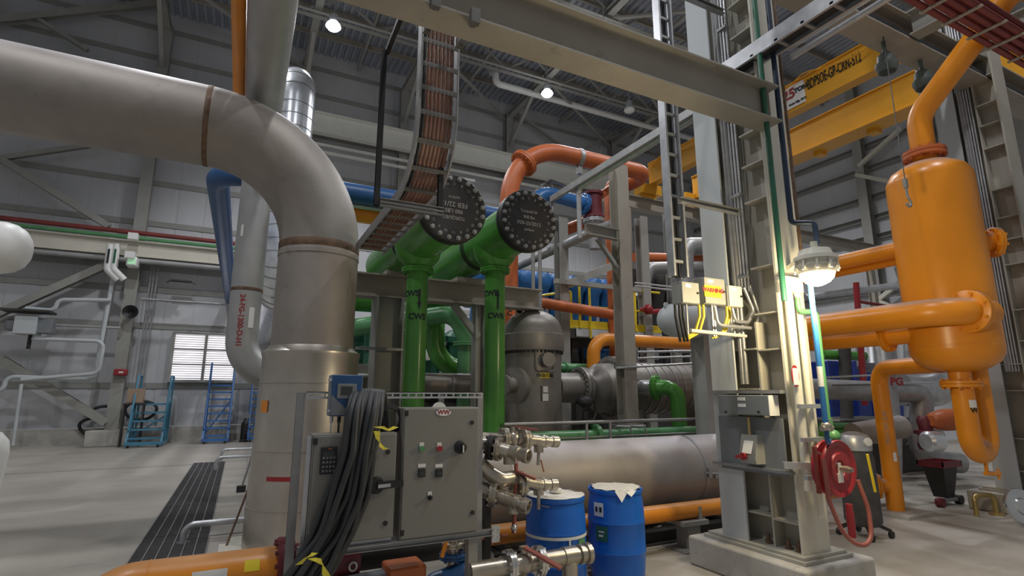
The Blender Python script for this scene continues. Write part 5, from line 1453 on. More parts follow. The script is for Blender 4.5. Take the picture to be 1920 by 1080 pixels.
# ------------------------------------------------------------------ blue drums
for k, (tx_, ty_, rr, lab) in enumerate(((1041, 927, .292, 'blue plastic drum with a white strap, nearest the valve manifold'), (1153, 913, .292, 'blue plastic drum with torn white film on its lid, beside the column plinth'))):
    c = at(tx_, ty_, Z=.88)
    d = T('plastic_drum', lab, 'drum', (c.x, c.y, 0), 'blue plastic drums')
    h = .88
    P(d, 'shell', MB().rev((c.x, c.y, 0), (0, 0, 1), [(0, .24), (.01, .262), (.05, .272), (.14, .282), (.27, .29), (.285, .296), (.30, .291), (.55, .291), (.565, .297), (.58, .291), (.7, .287), (.8, .275), (.835, .268), (.84, .284), (.875, .286), (.88, .278), (.872, .266), (.845, .262), (.845, .02)], 56), 'drum')
    f_ = MB()
    N = 40
    rn = random.Random(4 + k)
    vs, fs = [(c.x, c.y, h + .004)], []
    for i in range(N):
        q_ = 2 * PI * i / N
        out = .285 if k == 0 else .235 + .05 * rn.random()
        vs += [(c.x + .17 * math.cos(q_), c.y + .17 * math.sin(q_), h + .006 + .012 * rn.random()), (c.x + out * math.cos(q_), c.y + out * math.sin(q_), h + .002 + .008 * rn.random())]
    for i in range(N):
        j = (i + 1) % N
        fs += [(0, 1 + 2 * i, 1 + 2 * j), (1 + 2 * i, 2 + 2 * i, 2 + 2 * j, 1 + 2 * j)]
    f_.add(vs, fs)
    q_ = -2.2 if k else -.5
    for e_, lz in (((q_, .10), (q_ + .35, .05)) if k else ((.0, .02), (.25, .015))):
        f_.add([(c.x + rr_ * math.cos(e_ + a_), c.y + rr_ * math.sin(e_ + a_), h + z_) for rr_, a_, z_ in ((.25, 0, .012), (.25, .4, .012), (.296, .42, .0), (.30, .2, -lz), (.296, -.02, 0))], [(0, 4, 3, 2, 1)])
    S('plastic_film', f_, 'paper', 'torn white plastic film over the lid of the drum beside the plinth' if k else 'smooth white sheet over the lid of the strapped drum', 'plastic film')
    if k == 0:
        S('jar_lid', MB().rev((c.x + .02, c.y + .03, h + .015), (0, 0, 1), [(0, .06), (.03, .065), (.035, .06), (.036, .02)], 20), 'white', 'white round cap lying on the strapped drum', 'cap')
        P(d, 'strap', MB().rev((c.x, c.y, .525), (0, 0, 1), [(0, .2905), (.002, .2955), (.026, .2955), (.028, .2905)], 56), 'white')
        a0 = math.atan2(at(1047, 1010, Z=.5).y - c.y, at(1047, 1010, Z=.5).x - c.x)
        P(d, 'strap_end', patch(c.x, c.y, .297, -1.70, -1.64, .44, .53), 'white')
        P(d, 'green_label', patch(c.x, c.y, .2925, -1.32, -.95, .34, .52), 'greenl')
        P(d, 'label_print', patch(c.x, c.y, .294, -1.28, -1.05, .36, .43), 'paper')
    else:
        P(d, 'white_label', patch(c.x, c.y, .2905, -3.05, -2.65, .63, .76), 'white')
        P(d, 'label_print', patch(c.x, c.y, .292, -2.98, -2.88, .67, .72).add(patch(c.x, c.y, .292, -2.81, -2.71, .67, .72).v, patch(0, 0, 1, 0, 1, 0, 1).f), 'inkb')
        P(d, 'green_label', patch(c.x, c.y,   .2925, -2.98, -2.52, .40, .54), 'greend')
        P(d, 'label_print', patch(c.x, c.y, .294, -2.85, -2.68, .44, .46).add(patch(c.x, c.y, .294, -2.85, -2.64, .48, .495).v, patch(0, 0, 1, 0, 1, 0, 1).f), 'paper')

# ------------------------------------------------------------------ control panels on a strut frame
CY = 4.2
G = lambda px, py, y_=CY: at(px, py, Y=y_)
lx0, lx1 = G(580, 900).x + .004, G(741, 900).x
lzt, lzb = G(660, 813).z, G(650, 1018).z
rx0, rx1 = G(753, 880).x, G(896, 880).x
rzt, rzb = G(825, 764).z, G(825, 1004).z
fr_ = T('panel_frame', 'grey strut frame standing on the floor and carrying the two grey control cabinets', 'frame', ((lx0 + rx1) / 2, 4.55, 0))
zt = G(700, 741, 4.5).z
fxl, fxr = G(568, 800, 4.5).x, G(899, 800, 4.5).x
P(fr_, 'post', MB().chan((fxl, 4.5, 0), (fxl, 4.5, zt + .02), .06, .06, .008, up=(0, 1, 0)), 'galvd')
P(fr_, 'post', MB().chan((fxr + .02, 4.5, 0), (fxr + .02, 4.5, zt + .02), .06, .05, .008, up=(0, 1, 0)), 'galvd')
rl = MB().bx(fxl, fxr, 4.44, 4.445, zt + .01, zt + .027).bx(fxl, fxr, 4.44, 4.445, zt - .027, zt - .01).bx(fxl, fxr, 4.44, 4.48, zt + .022, zt + .027)
for k in range(23):
    xx = fxl + k * (fxr - fxl - .015) / 22
    rl.bx(xx, xx + .014, 4.44, 4.445, zt - .01, zt + .01)
P(fr_, 'slotted_rail', rl, 'galv')
rl = MB().chan((lx0 - .05, 4.25, rzb - .03), (fxr + .02, 4.25, rzb - .03), .05, .04, .005)
P(fr_, 'slotted_rail', rl, 'galvd')
P(fr_, 'slotted_rail', MB().chan((lx0 - .05, 4.25, lzb - .02), (lx1, 4.25, lzb - .02), .05, .04, .005), 'galv')
P(fr_, 'lower_post', MB().bx(G(882, 1050).x - .0, G(899, 1050).x, 4.24, 4.32, 0, rzb - .05), 'steelg')
P(fr_, 'lower_post', MB().bx(lx0 - .03, lx0 + .05, 4.26, 4.34, 0, lzb - .04), 'galvd')
P(fr_, 'corner_plate', MB().bx(fxr + .0, fxr + .07, 4.22, 4.23, rzb - .11, rzb + .02).bolts((fxr + .035, 4.21, rzb - .045), (0, 1, 0), .035, 4, .01, .02), 'galv')
lc = T('control_cabinet', 'lower grey control cabinet with a keypad and black lever, draped with thick cables', 'cabinet', ((lx0 + lx1) / 2, CY, lzb), 'grey control cabinets')
P(lc, 'body', MB().bx(lx0, lx1, CY, CY + .24, lzb, lzt), 'cabinet', bev=.006)
P(lc, 'door', MB().bx(lx0 + .012, lx1 - .006, CY - .02, CY, lzb + .01, lzt - .01), 'cabinet', bev=.005)
P(lc, 'side_flange', MB().bx(lx0 - .035, lx0 - .004, CY + .02, CY + .05, lzb - .03, lzt - .01).bx(lx0 - .006, lx0 - .003, CY + .02, CY + .2, lzb - .03, lzt - .01), 'galv')
a_, b_ = G(601, 838), G(628, 887)
kp = P(lc, 'keypad', MB().bx(a_.x, b_.x, CY - .035, CY - .02, b_.z, a_.z), 'black', bev=.003)
P(kp, 'keypad_display', MB().bx(a_.x + .018, b_.x - .018, CY - .037, CY - .035, a_.z - .07, a_.z - .03), 'screen')
P(kp, 'keypad_badge', MB().bx(a_.x + .05, b_.x - .035, CY - .037, CY - .035, a_.z - .018, a_.z - .01), 'orangered')
kb = MB()
for i in range(4):
    for j in range(4):
        kb.bx(a_.x + .016 + j * .024, a_.x + .030 + j * .024, CY - .038, CY - .035, b_.z + .015 + i * .03, b_.z + .029 + i * .03)
P(kp, 'buttons', kb, 'panelg')
for px_, py_ in ((726, 847), (721, 980)):
    q = G(px_, py_)
    P(lc, 'lock', MB().cyl((q.x, CY - .03, q.z), (q.x, CY - .02, q.z), .017, 16), 'black')
for py_ in (828, 1012):
    q = G(583 if py_ < 900 else 567, py_)
    P(lc, 'hinge', MB().bx(lx0 + .0, lx0 + .03, CY - .03, CY - .01, q.z - .022, q.z + .022), 'black')
q = G(704, 909)
lv = P(lc, 'lever_handle', MB().rev((q.x, CY - .02, q.z), (0, -1, 0), [(0, .062), (.02, .058), (.03, .05), (.032, .02)], 28).bar((q.x, CY - .06, q.z), (q.x + .19, CY - .07, q.z + .01), .03, .05), 'black')
P(lv, 'lever_face', MB().bar((q.x, CY - .085, q.z), (q.x + .09, CY - .09, q.z + .005), .01, .024), 'galv')
rc = T('control_cabinet', 'taller grey control cabinet with push buttons and an oval badge', 'cabinet', ((rx0 + rx1) / 2, CY, rzb), 'grey control cabinets')
P(rc, 'body', MB().bx(rx0, rx1, CY, CY + .24, rzb, rzt), 'cabinet', bev=.006)
P(rc, 'door', MB().bx(rx0 + .006, rx1 - .006, CY - .02, CY, rzb + .008, rzt - .008), 'cabinet', bev=.005)
q = G(830, 773)
P(rc, 'oval_badge', MB().add([(q.x + .062 * math.cos(2 * PI * k / 28), y_, q.z + .028 * math.sin(2 * PI * k / 28)) for y_ in (CY - .02, CY - .026) for k in range(28)], [(k, (k + 1) % 28, 28 + (k + 1) % 28, 28 + k) for k in range(28)] + [tuple(range(28, 56))]), 'white')
P(rc, 'lettering', text_on('WW', .05, (q.x, CY - .0265, q.z), (1, 0, 0), (0, 0, 1), ext=.0008, bold=.002), 'inkr')
q = G(832, 757)
P(rc, 'round_back_disc', MB().cyl((q.x, CY + .1, rzt - .02), (q.x, CY + .12, rzt - .02), .06, 24), 'white')
for nm, mt_, px_ in (('push_button', 'greenl', 789), ('push_button', 'red', 822)):
    q = G(px_, 838)
    bt = P(rc, nm, MB().cyl((q.x, CY - .045, q.z - .01), (q.x, CY - .02, q.z - .01), .021, 18), mt_, 'green push button' if px_ == 789 else 'red push button')
    P(bt, 'legend_plate', MB().bx(q.x - .018, q.x + .018, CY - .024, CY - .02, q.z - .025, q.z + .035), 'white')
for px_ in (789, 821):
    q = G(px_, 886)
    mt_ = P(rc, 'meter', MB().bx(q.x - .028, q.x + .028, CY - .035, CY - .02, q.z - .03, q.z + .03), 'black', bev=.003)
    P(mt_, 'legend_plate', MB().bx(q.x - .03, q.x + .03, CY - .024, CY - .02, q.z + .04, q.z + .066), 'white')
    P(mt_, 'meter_face', MB().bx(q.x - .02, q.x + .02, CY - .037, CY - .035, q.z - .02, q.z + .015), 'screen')
q = G(804, 930)
tg = P(rc, 'toggle_switch', MB().cyl((q.x, CY - .04, q.z - .008), (q.x, CY - .02, q.z - .008), .019, 16).bar((q.x, CY - .05, q.z - .02), (q.x, CY - .05, q.z + .006), .01, .016), 'black')
P(tg, 'legend_plate', MB().bx(q.x - .016, q.x + .016, CY - .024, CY - .02, q.z - .022, q.z + .035), 'white')
q = G(861, 838)
rs = P(rc, 'rotary_switch', MB().rev((q.x, CY - .02, q.z), (0, -1, 0), [(0, .052), (.02, .05), (.025, .04), (.05, .036), (.052, .02)], 24).bar((q.x, CY - .075, q.z - .035), (q.x, CY - .075, q.z + .03), .022, .03), 'black')
P(rs, 'pointer', MB().bx(q.x - .004, q.x + .006, CY - .094, CY - .09, q.z - .035, q.z + .02), 'white')
for px_, py_ in ((883, 792), (884, 960)):
    q = G(px_, py_)
    P(rc, 'lock', MB().cyl((q.x, CY - .03, q.z), (q.x, CY - .02, q.z), .017, 16), 'black')
for py_ in (775, 998):
    q = G(756, py_)
    P(rc, 'hinge', MB().bx(rx0 + .006, rx0 + .03, CY - .026, CY - .01, q.z - .02, q.z + .02), 'black')
# blue transmitter
TYy = 4.28
a_, b_ = G(622, 702, TYy), G(677, 780, TYy)
bt = T('flow_transmitter', 'blue instrument box with a small grey display, mounted on the strut rail', 'instrument', ((a_.x + b_.x) / 2, TYy + .08, b_.z))
P(bt, 'body', MB().bx(a_.x, b_.x, TYy, TYy + .15, b_.z, a_.z), 'panelg', bev=.012)
P(bt, 'front_cover', MB().bx(a_.x + .004, b_.x - .004, TYy - .02, TYy, b_.z + .004, a_.z - .004), 'blue', bev=.006)
P(bt, 'grey_corner', MB().add([(a_.x + .006, TYy - .0215, b_.z + .01), (b_.x - .07, TYy - .0215, b_.z + .01), (a_.x + .006, TYy - .0215, b_.z + .16)], [(0, 1, 2)]).add([(a_.x + .006, TYy - .021, b_.z + .01), (b_.x - .07, TYy - .021, b_.z + .01), (a_.x + .006, TYy - .021, b_.z + .16)], [(0, 2, 1)]), 'panelg')
dp_ = P(bt, 'display_frame', MB().bx(a_.x + .045, b_.x - .05, TYy - .028, TYy - .02, a_.z - .18, a_.z - .07), 'panelg', bev=.003)
P(dp_, 'display', MB().bx(a_.x + .07, b_.x - .08, TYy - .030, TYy - .028, a_.z - .155, a_.z - .09), 'screen')
P(bt, 'mount_bracket', MB().bx(a_.x + .03, b_.x - .03, TYy + .15, 4.48, a_.z - .12, a_.z - .06), 'galvd')
for k in range(4):
    xx = a_.x + .03 + k * .055
    P(bt, 'gland', MB().cyl((xx, TYy + .07, b_.z - .05), (xx, TYy + .07, b_.z), .014, 10).cyl((xx, TYy + .07, lzt - .02), (xx, TYy + .07, b_.z - .05), .008, 8), 'galv' if k % 2 == 0 else 'black')
for py_ in (712, 770):
    q = G(617, py_, TYy)
    P(bt, 'cover_screw', MB().cyl((a_.x - .008, TYy - .02, q.z), (a_.x - .008, TYy + .03, q.z), .012, 10), 'galv')
# thick cables looped over the rail
for k in range(11):
    u = k / 10
    r_ = random.Random(40 + k)
    dd = (.0, .05, .02, .07, .035)[k % 5]
    j_ = lambda a: r_.uniform(-a, a)
    pts = [G(678 + 46 * u, 812, 4.43), G(672 + 50 * u, 752, 4.44), G(664 + 54 * u, 724 + 8 * abs(u - .5), 4.30), G(652 + 62 * u + j_(3), 772, 4.16 - dd * .6), G(642 + 60 * u + j_(5), 850, 4.13 - dd), G(620 + 68 * u + j_(7), 930, 4.13 - dd), G(590 + 74 * u + j_(8), 1000, 4.12 - dd), G(545 + 84 * u + j_(8), 1062, 4.10 - dd), G(512 + 80 * u, 1112, 4.09 - dd)]
    S('thick_cable', MB().tube(bend(pts, .3, 6), .023, 12), 'cable', 'thick dark grey cable looped over the strut rail, down the lower cabinet', 'cable', 'thick cables draped over the lower cabinet')
for k in range(4):
    c = G(730, 787, 4.33 - .012 * k)
    ring = [(c.x + (.105 - .008 * k) * math.cos(q_), c.y, c.z + (.115 - .008 * k) * math.sin(q_)) for q_ in [2 * PI * i / 30 for i in range(30)]]
    S('cable_coil', MB().tube(ring, .006, 8, closed=True), 'black', 'thin black cable coil hanging between the two cabinets', 'cable', 'black coil between the cabinets')


def ribbon(pts, w_, label):
    vs, fs = [], []
    pts = [V(p) for p in pts]
    for i, p in enumerate(pts):
        a = .9 * i
        vs += [p + V((math.cos(a) * w_, -.01, math.sin(a) * w_ * .4)), p - V((math.cos(a) * w_, .01, math.sin(a) * w_ * .4)), p + V((math.cos(a) * w_, -.006, math.sin(a) * w_ * .4)), p - V((math.cos(a) * w_, .006, math.sin(a) * w_ * .4))]
    n = len(pts)
    for i in range(n - 1):
        o = 4 * i
        fs += [(o, o + 4, o + 5, o + 1), (o + 2, o + 3, o + 7, o + 6), (o, o + 2, o + 6, o + 4), (o + 1, o + 5, o + 7, o + 3)]
    S('caution_tape', MB().add(vs, fs), 'tape', label, 'tape')


ribbon([G(700, 800, 4.1), G(716, 801, 4.08), G(728, 806, 4.1), G(742, 800, 4.12)], .022, 'yellow tape tied round the cables beside the black coil')
ribbon([G(706, 808, 4.09), G(708, 820, 4.08), G(713, 830, 4.07), G(716, 838, 4.06), G(724, 842, 4.06)], .024, 'yellow tape tail hanging on the lower cabinet below the black coil')
ribbon([G(560, 1058, 3.98), G(574, 1044, 3.96), G(584, 1040, 3.96), G(590, 1036, 3.97)], .022, 'yellow tape round the cables at the lower left corner of the cabinet')
ribbon([G(584, 1046, 3.96), G(597, 1050, 3.95), G(606, 1058, 3.95), G(610, 1074, 3.95), G(616, 1090, 3.96)], .026, 'yellow tape tail hanging from the cable bunch at the bottom edge')
# ------------------------------------------------------------------ pump under the cabinets
q = G(760, 1062, 4.55)
pu = T('pump_set', 'pump with an orange coupling guard on the floor under the cabinets', 'pump', (q.x, 4.55, q.z - .35))
P(pu, 'coupling_guard', MB().bx(q.x - .16, q.x + .14, 4.42, 4.7, q.z - .2, q.z + .03), 'orangered', bev=.02)
q2 = G(690, 1072, 4.6)
P(pu, 'motor', MB().rev((q2.x - .25, 4.6, q2.z - .17), (1, 0, 0), [(0, .1), (.02, .16), (.42, .17), (.45, .1)], 28), 'panelg')
q3 = G(662, 1060, 4.55)
P(pu, 'lifting_eye', MB().tube([(q3.x + .028 * math.cos(a), 4.55, q3.z - .01 + .03 * math.sin(a)) for a in [2 * PI * i / 16 for i in range(16)]], .008, 8, closed=True), 'galv')
q4 = G(838, 1070, 4.55)
P(pu, 'casing', MB().rev((q4.x - .2, 4.55, q4.z - .1), (1, 0, 0), [(0, .06), (.08, .1), (.2, .12), (.3, .16), (.42, .16), (.45, .08)], 28), 'blue')
q5 = G(850, 1030, 4.6)
P(pu, 'discharge_pipe', MB().cyl((q5.x, 4.6, q4.z - .1), (q5.x, 4.6, rzb - .08), .055, 20).flange((q5.x, 4.6, q5.z + .04), (0, 0, 1), .10, .02, 6, .012), 'stainless')
P(pu, 'discharge_flange', MB().flange((q5.x, 4.6, q5.z - .05), (0, 0, 1), .12, .022, 6, .012), 'blue')
P(pu, 'base', MB().bx(q2.x - .4, q4.x + .4, 4.4, 4.8, 0, q4.z - .26), 'dark')
P(pu, 'yellow_lever', MB().bar(G(838, 1010, 4.5), G(828, 1045, 4.5), .02, .03), 'orange')
S('dark_level_pipe', MB().cyl((G(600, 1040, 5.2).x, 5.2, G(700, 1035, 5.2).z), (G(880, 1040, 5.2).x, 5.2, G(700, 1035, 5.2).z), .14, 24), 'dark', 'dark level pipe behind the pump under the cabinets', 'pipe')

# ------------------------------------------------------------------ stainless valve manifold
MYY = 4.5
N_ = lambda px, py, y_=MYY: at(px, py, Y=y_)
mf = T('valve_manifold', 'stainless valve manifold with red levers between the tall cabinet and the drums', 'manifold', (N_(965, 1000).x, MYY, .3))


def cpl(a, b, r, name='coupling'):
    a, b = V(a), V(b)
    r *= 1.2
    L = (b - a).length
    d = (b - a) / L
    return P(mf, name, MB().rev(a, d, [(0, r), (L * .35, r), (L * .38, r * 1.12), (L * .5, r * 1.12), (L * .53, r * .9), (L * .7, r * .9), (L * .73, r * 1.05), (L * .98, r * 1.05), (L, r * .95), (L * .995, r * .74), (L * .8, r * .7), (L * .8, r * .05)], 24), 'stainless')


def mpipe(pts, r, name='pipe', m_='stainless', rb=.06):
    return P(mf, name, MB().tube(bend(pts, rb, 6), r * (1.2 if r > .02 else 1.15), 20), m_)


# upper pair
mpipe([N_(895, 830, 4.62), N_(935, 835, 4.55)], .05)
P(mf, 'flange', MB().flange(N_(921, 839, 4.52), (.75, -.65, -.1), 0.109, .028, 8, .013), 'blackst')
P(mf, 'flange', MB().flange(N_(934, 842, 4.47), (.75, -.65, -.1), 0.103, .016, 8, .013), 'stainless')
tee = N_(955, 848, 4.42)
mpipe([N_(934, 842, 4.47), tee], .05)
mpipe([tee, tee - V((0, 0, .1))], .045)
cpl(tee, N_(992, 856, 4.25), .05)
mpipe([N_(900, 822, 4.8), N_(945, 822, 4.78), N_(985, 824, 4.75), N_(1010, 826, 4.75)], .045)
P(mf, 'flange', MB().flange(N_(983, 824, 4.75), (1, 0, 0), 0.115, .03, 8, .013), 'stainless')
P(mf, 'valve_body', MB().sph(N_(962, 822, 4.77), .075, 16).cyl(N_(962, 822, 4.77), N_(962, 800, 4.77), .025, 12), 'stainless')
P(mf, 'flange', MB().flange(N_(945, 822, 4.78), (1, 0, 0), 0.103, .025, 8, .013), 'stainless')
P(mf, 'lever', MB().bar(N_(966, 800, 4.76), N_(1008, 806, 4.66), .04, .016), 'hose', 'dull red lever')
cpl(N_(1003, 827, 4.75), N_(1046, 828, 4.75), .045)
mpipe([N_(1010, 830, 4.75), N_(1010, 848, 4.75)], .04)
mpipe([N_(1010, 846, 4.75), N_(1009, 872, 4.75)], .014, 'drain_cock')
P(mf, 'small_lever', MB().bar(N_(1014, 862, 4.74), N_(1020, 885, 4.7), .012, .01), 'hose')
# middle pair
mpipe([N_(900, 870, 4.55), N_(915, 885, 4.55), N_(940, 900, 4.5), N_(962, 896, 4.55)], .055, rb=.07)
P(mf, 'flange', MB().flange(N_(972, 909, 4.55), (1, .1, 0), 0.121, .035, 8, .013), 'stainless')
mpipe([N_(945, 897, 4.52), N_(1010, 909, 4.6)], .05)
cpl(N_(1000, 909, 4.6), N_(1043, 908, 4.6), .046)
mpipe([N_(1010, 909, 4.6), N_(1010, 928, 4.6)], .042)
mpipe([N_(1010, 926, 4.6), N_(1010, 955, 4.6)], .014, 'drain_cock')
P(mf, 'small_lever', MB().bar(N_(1012, 948, 4.58), N_(1030, 951, 4.5), .012, .01), 'stainless')
P(mf, 'lever', MB().bar(N_(970, 884, 4.5), N_(1004, 898, 4.38), .042, .018), 'hose', 'dull red lever')
# lower mouth
mpipe([N_(897, 915, 4.6), N_(925, 925, 4.55), N_(955, 938, 4.45)], .055)
P(mf, 'flange', MB().flange(N_(925, 926, 4.53), (.8, -.5, -.1), 0.115, .03, 8, .013), 'stainless')
cpl(N_(950, 936, 4.45), N_(992, 951, 4.28), .052)
mpipe([N_(962, 942, 4.4), N_(962, 962, 4.4)], .045)
mpipe([N_(968, 868, 4.52), N_(967, 905, 4.5), N_(963, 1000, 4.5)], .016, 'red_drop_pipe', 'hose')
P(mf, 'small_valve', MB().sph(N_(964, 990, 4.5), .03, 12).cyl(N_(964, 982, 4.5), N_(964, 998, 4.5), .02, 10), 'chrome')
mpipe([N_(885, 1012, 4.6), N_(950, 1003, 4.6)], .016, 'red_level_pipe', 'hose')
P(mf, 'post', MB().bx(N_(922, 980).x - .03, N_(922, 980).x + .03, 4.58, 4.64, 0, N_(922, 925).z), 'black')
mpipe([N_(912, 880, 4.6), N_(922, 900, 4.6), N_(922, 940, 4.6)], .03, 'stem', 'stainless')
# bottom line
yb_ = 4.25
bl2 = T('ball_valve_line', 'stainless ball valve line with a long red lever in front of the strapped drum', 'valve', (N_(1000, 1050, yb_).x, yb_, N_(1000, 1050, yb_).z - .12))
zc = N_(1000, 1053, yb_).z
X0, X1 = N_(880, 1070, yb_).x, N_(1070, 1050, yb_).x
P(bl2, 'pipe', MB().tube([(X0, yb_, zc), (X1, yb_, zc)], .07, 24), 'stainless')
for px_ in (955, 1010):
    P(bl2, 'flange', MB().flange((N_(px_, 1053, yb_).x, yb_, zc), (1, 0, 0), .122, .028, 8, .013), 'chrome')
xm = N_(983, 1053, yb_).x
P(bl2, 'valve_body', MB().sph((xm, yb_, zc), .085, 18).cyl((xm, yb_, zc), (xm, yb_, zc + .12), .03, 14).box((xm, yb_, zc + .115), .07, .06, .03), 'stainless')
P(bl2, 'lever', MB().prof((xm - .01, yb_ - .02, zc + .13), N_(1052, 1066, yb_ - .28), [(-.03, -.009), (.03, -.009), (.03, .009), (-.03, .009)]), 'hose', 'dull red lever')
P(bl2, 'tee', MB().cyl((X1 - .08, yb_, zc), (X1 + .05, yb_, zc), .078, 24).cyl((X1 - .01, yb_, zc), (X1 - .01, yb_, zc - .2), .07, 24), 'stainless')
L = .17
P(bl2, 'end_coupling', MB().rev((X1 + .05, yb_, zc), (1, 0, 0), [(0, .064), (.03, .064), (.035, .082), (.07, .082), (.075, .07), (.10, .07), (.105, .088), (.145, .088), (.15, .08), (.149, .06), (.1, .055), (.1, .01)], 24), 'stainless')
P(bl2, 'support', MB().bx(X0 + .1, X0 + .16, yb_ - .03, yb_ + .03, 0, zc - .05).bx(X1 - .04, X1 + .02, yb_ - .03, yb_ + .03, 0, zc - .15), 'galvd')
# ------------------------------------------------------------------ orange pipe at the lower left corner
oy = 4.75
a_ = at(520, 1062, Y=oy)
b_ = at(285, 1062, Y=oy)
zc = a_.z
op = T('orange_drain_pipe', 'thick orange pipe at the bottom left corner ending in a maroon flange', 'pipe', (b_.x, oy, zc - .2))
P(op, 'pipe', MB().tube(bend([(a_.x, oy, zc), (b_.x - .15, oy, zc), (b_.x - .6, oy, zc - .28), (b_.x - .75, oy, zc - .7)], .3, 10), .148, 36), 'orange')
P(op, 'weld_line', MB().rev((b_.x - .02, oy, zc), (1, 0, 0), [(0, .147), (.004, .151), (.012, .151), (.016, .147)], 36), 'orange')
P(op, 'flange', MB().flange((a_.x + .04, oy, zc), (1, 0, 0), .205, .05, 12, .017), 'maroon')
P(op, 'tail_pipe', MB().cyl((a_.x + .06, oy, zc), (a_.x + .6, oy, zc), .148, 30), 'maroon')
P(op, 'white_label', MB().add([(at(395, 1068, Y=oy).x + dx_, oy - math.sqrt(.1495 ** 2 - dz_ ** 2), zc + dz_) for dz_ in (-.02, .03, .07) for dx_ in (-.11, .11)], [(0, 1, 3, 2), (2, 3, 5, 4)]), 'paper')
P(op, 'yellow_mark', MB().add([(at(472, 1052, Y=oy).x + dx_, oy - math.sqrt(.1495 ** 2 - dz_ ** 2), zc + dz_) for dz_ in (.03, .07, .10) for dx_ in (-.05, .05)], [(0, 1, 3, 2), (2, 3, 5, 4)]), 'yellowb')
P(op, 'support', MB().bx(a_.x - .5, a_.x - .4, oy - .1, oy + .1, 0, zc - .1), 'galvd')
# ------------------------------------------------------------------ small stainless floor pipes and leaning rods at the foot of the duct
for (bx_, by_), hgt, xr_, lab in (((343, 1018), (343, 985), 490, 'nearest bent steel tube rising from the floor by the grating'), ((404, 882), (407, 858), 490, 'middle bent steel tube by the far end of the grating'), ((414, 866), (417, 843), 490, 'farthest bent steel tube by the end of the grating')):
    p = at(bx_, by_, Z=0)
    z_ = at(hgt[0], hgt[1], Y=p.y).z
    S('bent_floor_tube', MB().tube(bend([p, (p.x, p.y, z_), (at(xr_, hgt[1], Y=p.y).x + .3, p.y, z_)], .12, 8), .04, 16).rev((p.x, p.y, 0), (0, 0, 1), [(0, .08), (.012, .08)], 16), 'galv', lab, 'tube', 'bent steel tubes in the floor')
a_, b_ = at(422, 1030, Z=.02), at(499, 830, Y=8.0)
S('leaning_rod', MB().cyl(a_, b_, .013, 8), 'rust', 'thin brown rod leaning on the duct, nearer the grating end', 'rod')
a_ = at(452, 917, Z=.05)
b_ = at(497, 780, Y=a_.y + .1)
lr = T('stay_rod', 'thin grey rod with a black foot leaning beside the duct', 'rod', (a_.x, a_.y, 0))
P(lr, 'rod', MB().cyl(a_, b_, .02, 8), 'galvd')
P(lr, 'foot', MB().box(a_, .16, .16, .12), 'black')
# ------------------------------------------------------------------ white vessels at the left border
q = at(8, 465, Y=10)
S('white_vessel', MB().rev((q.x - 2, 10, q.z), (1, 0, 0), [(0, .3), (.1, .38), (2.0, .38), (2.12, .35), (2.22, .28), (2.28, .18), (2.31, .05)], 40), 'white', 'white round-ended vessel poking in at the left border, under the duct', 'vessel')
q = at(-2, 860, Y=8.5)
wt = T('white_tank', 'white round-shouldered tank cut by the left border near the floor', 'tank', (q.x - .45, 8.5, 0))
zt = at(5, 800, Y=8.5).z
P(wt, 'body', MB().rev((q.x - .45, 8.5, .45), (0, 0, 1), [(0, .3), (.05, .48), (zt - .75, .52), (zt - .62, .50), (zt - .52, .42), (zt - .46, .2)], 36), 'white')
P(wt, 'cap', MB().cyl((q.x - .3, 8.4, zt - .05), (q.x - .3, 8.4, zt + .05), .1, 18), 'panelg')
P(wt, 'leg', MB().cyl((q.x - .1, 8.3, 0), (q.x - .1, 8.3, .5), .03, 10), 'orange')
P(wt, 'leg', MB().cyl((q.x - .75, 8.6, 0), (q.x - .75, 8.6, .5), .03, 10), 'orange')
# ------------------------------------------------------------------ services on the back wall
WY = 24.45
B_ = lambda px, py, y_=WY: at(px, py, Y=y_)
for k, (px0_, py0_, px1_, py1_, r_, m_, lab) in enumerate(((-20, 401, 440, 461, .09, 'redpipe', 'dark red pipe running above the lower wall beam'), (-20, 410, 440, 472, .07, 'greenl', 'thin green pipe running along the top of the lower wall beam'), (-20, 455, 440, 512, .11, 'pipegrey', 'long grey pipe below the lower wall beam'), (100, 604, 225, 620, .05, 'pipegrey', 'thin grey pipe from the heater to the wall column'), (265, 560, 480, 575, .05, 'galvd', 'thin grey pipe between the wall column and the lettered pipe'))):
    a_, b_ = B_(px0_, py0_), B_(px1_, py1_)
    zz = (a_.z + b_.z) / 2
    S('wall_pipe', MB().cyl((a_.x, WY, zz), (b_.x, WY, zz), r_, 14), m_, lab, 'pipe')
for k, (pts, r_, lab) in enumerate((
        ([(212, 520), (190, 640), (178, 712), (12, 706), (5, 735), (-15, 735)], .10, 'white wall pipe dropping left of the wall column and turning along the wall'),
        ([(208, 563), (108, 562), (103, 583), (48, 578)], .10, 'white wall pipe feeding the heater from above'),
        ([(60, 635), (195, 640), (185, 700), (40, 712)], .09, 'white wall pipe loop below the heater'),
        ([(40, 720), (24, 835)], .07, 'pale thin pipe dropping to the floor at the left'))):
    S('white_wall_pipe', MB().tube(bend([B_(*p_, 24.4 - .14 * k) for p_ in pts], .25, 6), r_ * .75, 14), 'pale', lab, 'pipe')
for k, px_ in enumerate((207, 219)):
    a_, b_ = B_(px_, 458, 24.05), B_(px_ - 6, 505, 24.05)
    mk = T('marked_pipe', ('left' if not k else 'right') + ' one of two short white lettered pipes beside the green-lit exit light', 'pipe', tuple(b_), 'short lettered wall pipes')
    P(mk, 'pipe', MB().tube(bend([a_, b_, b_ + V((.35, .1, -.35))], .15, 5), .12, 16), 'white')
    P(mk, 'lettering', MB().box((a_ + b_) / 2 + V((0, -.12, 0)), .07, .01, .55), 'greend' if k else 'inkb')
el = B_(247, 487, 23.9)
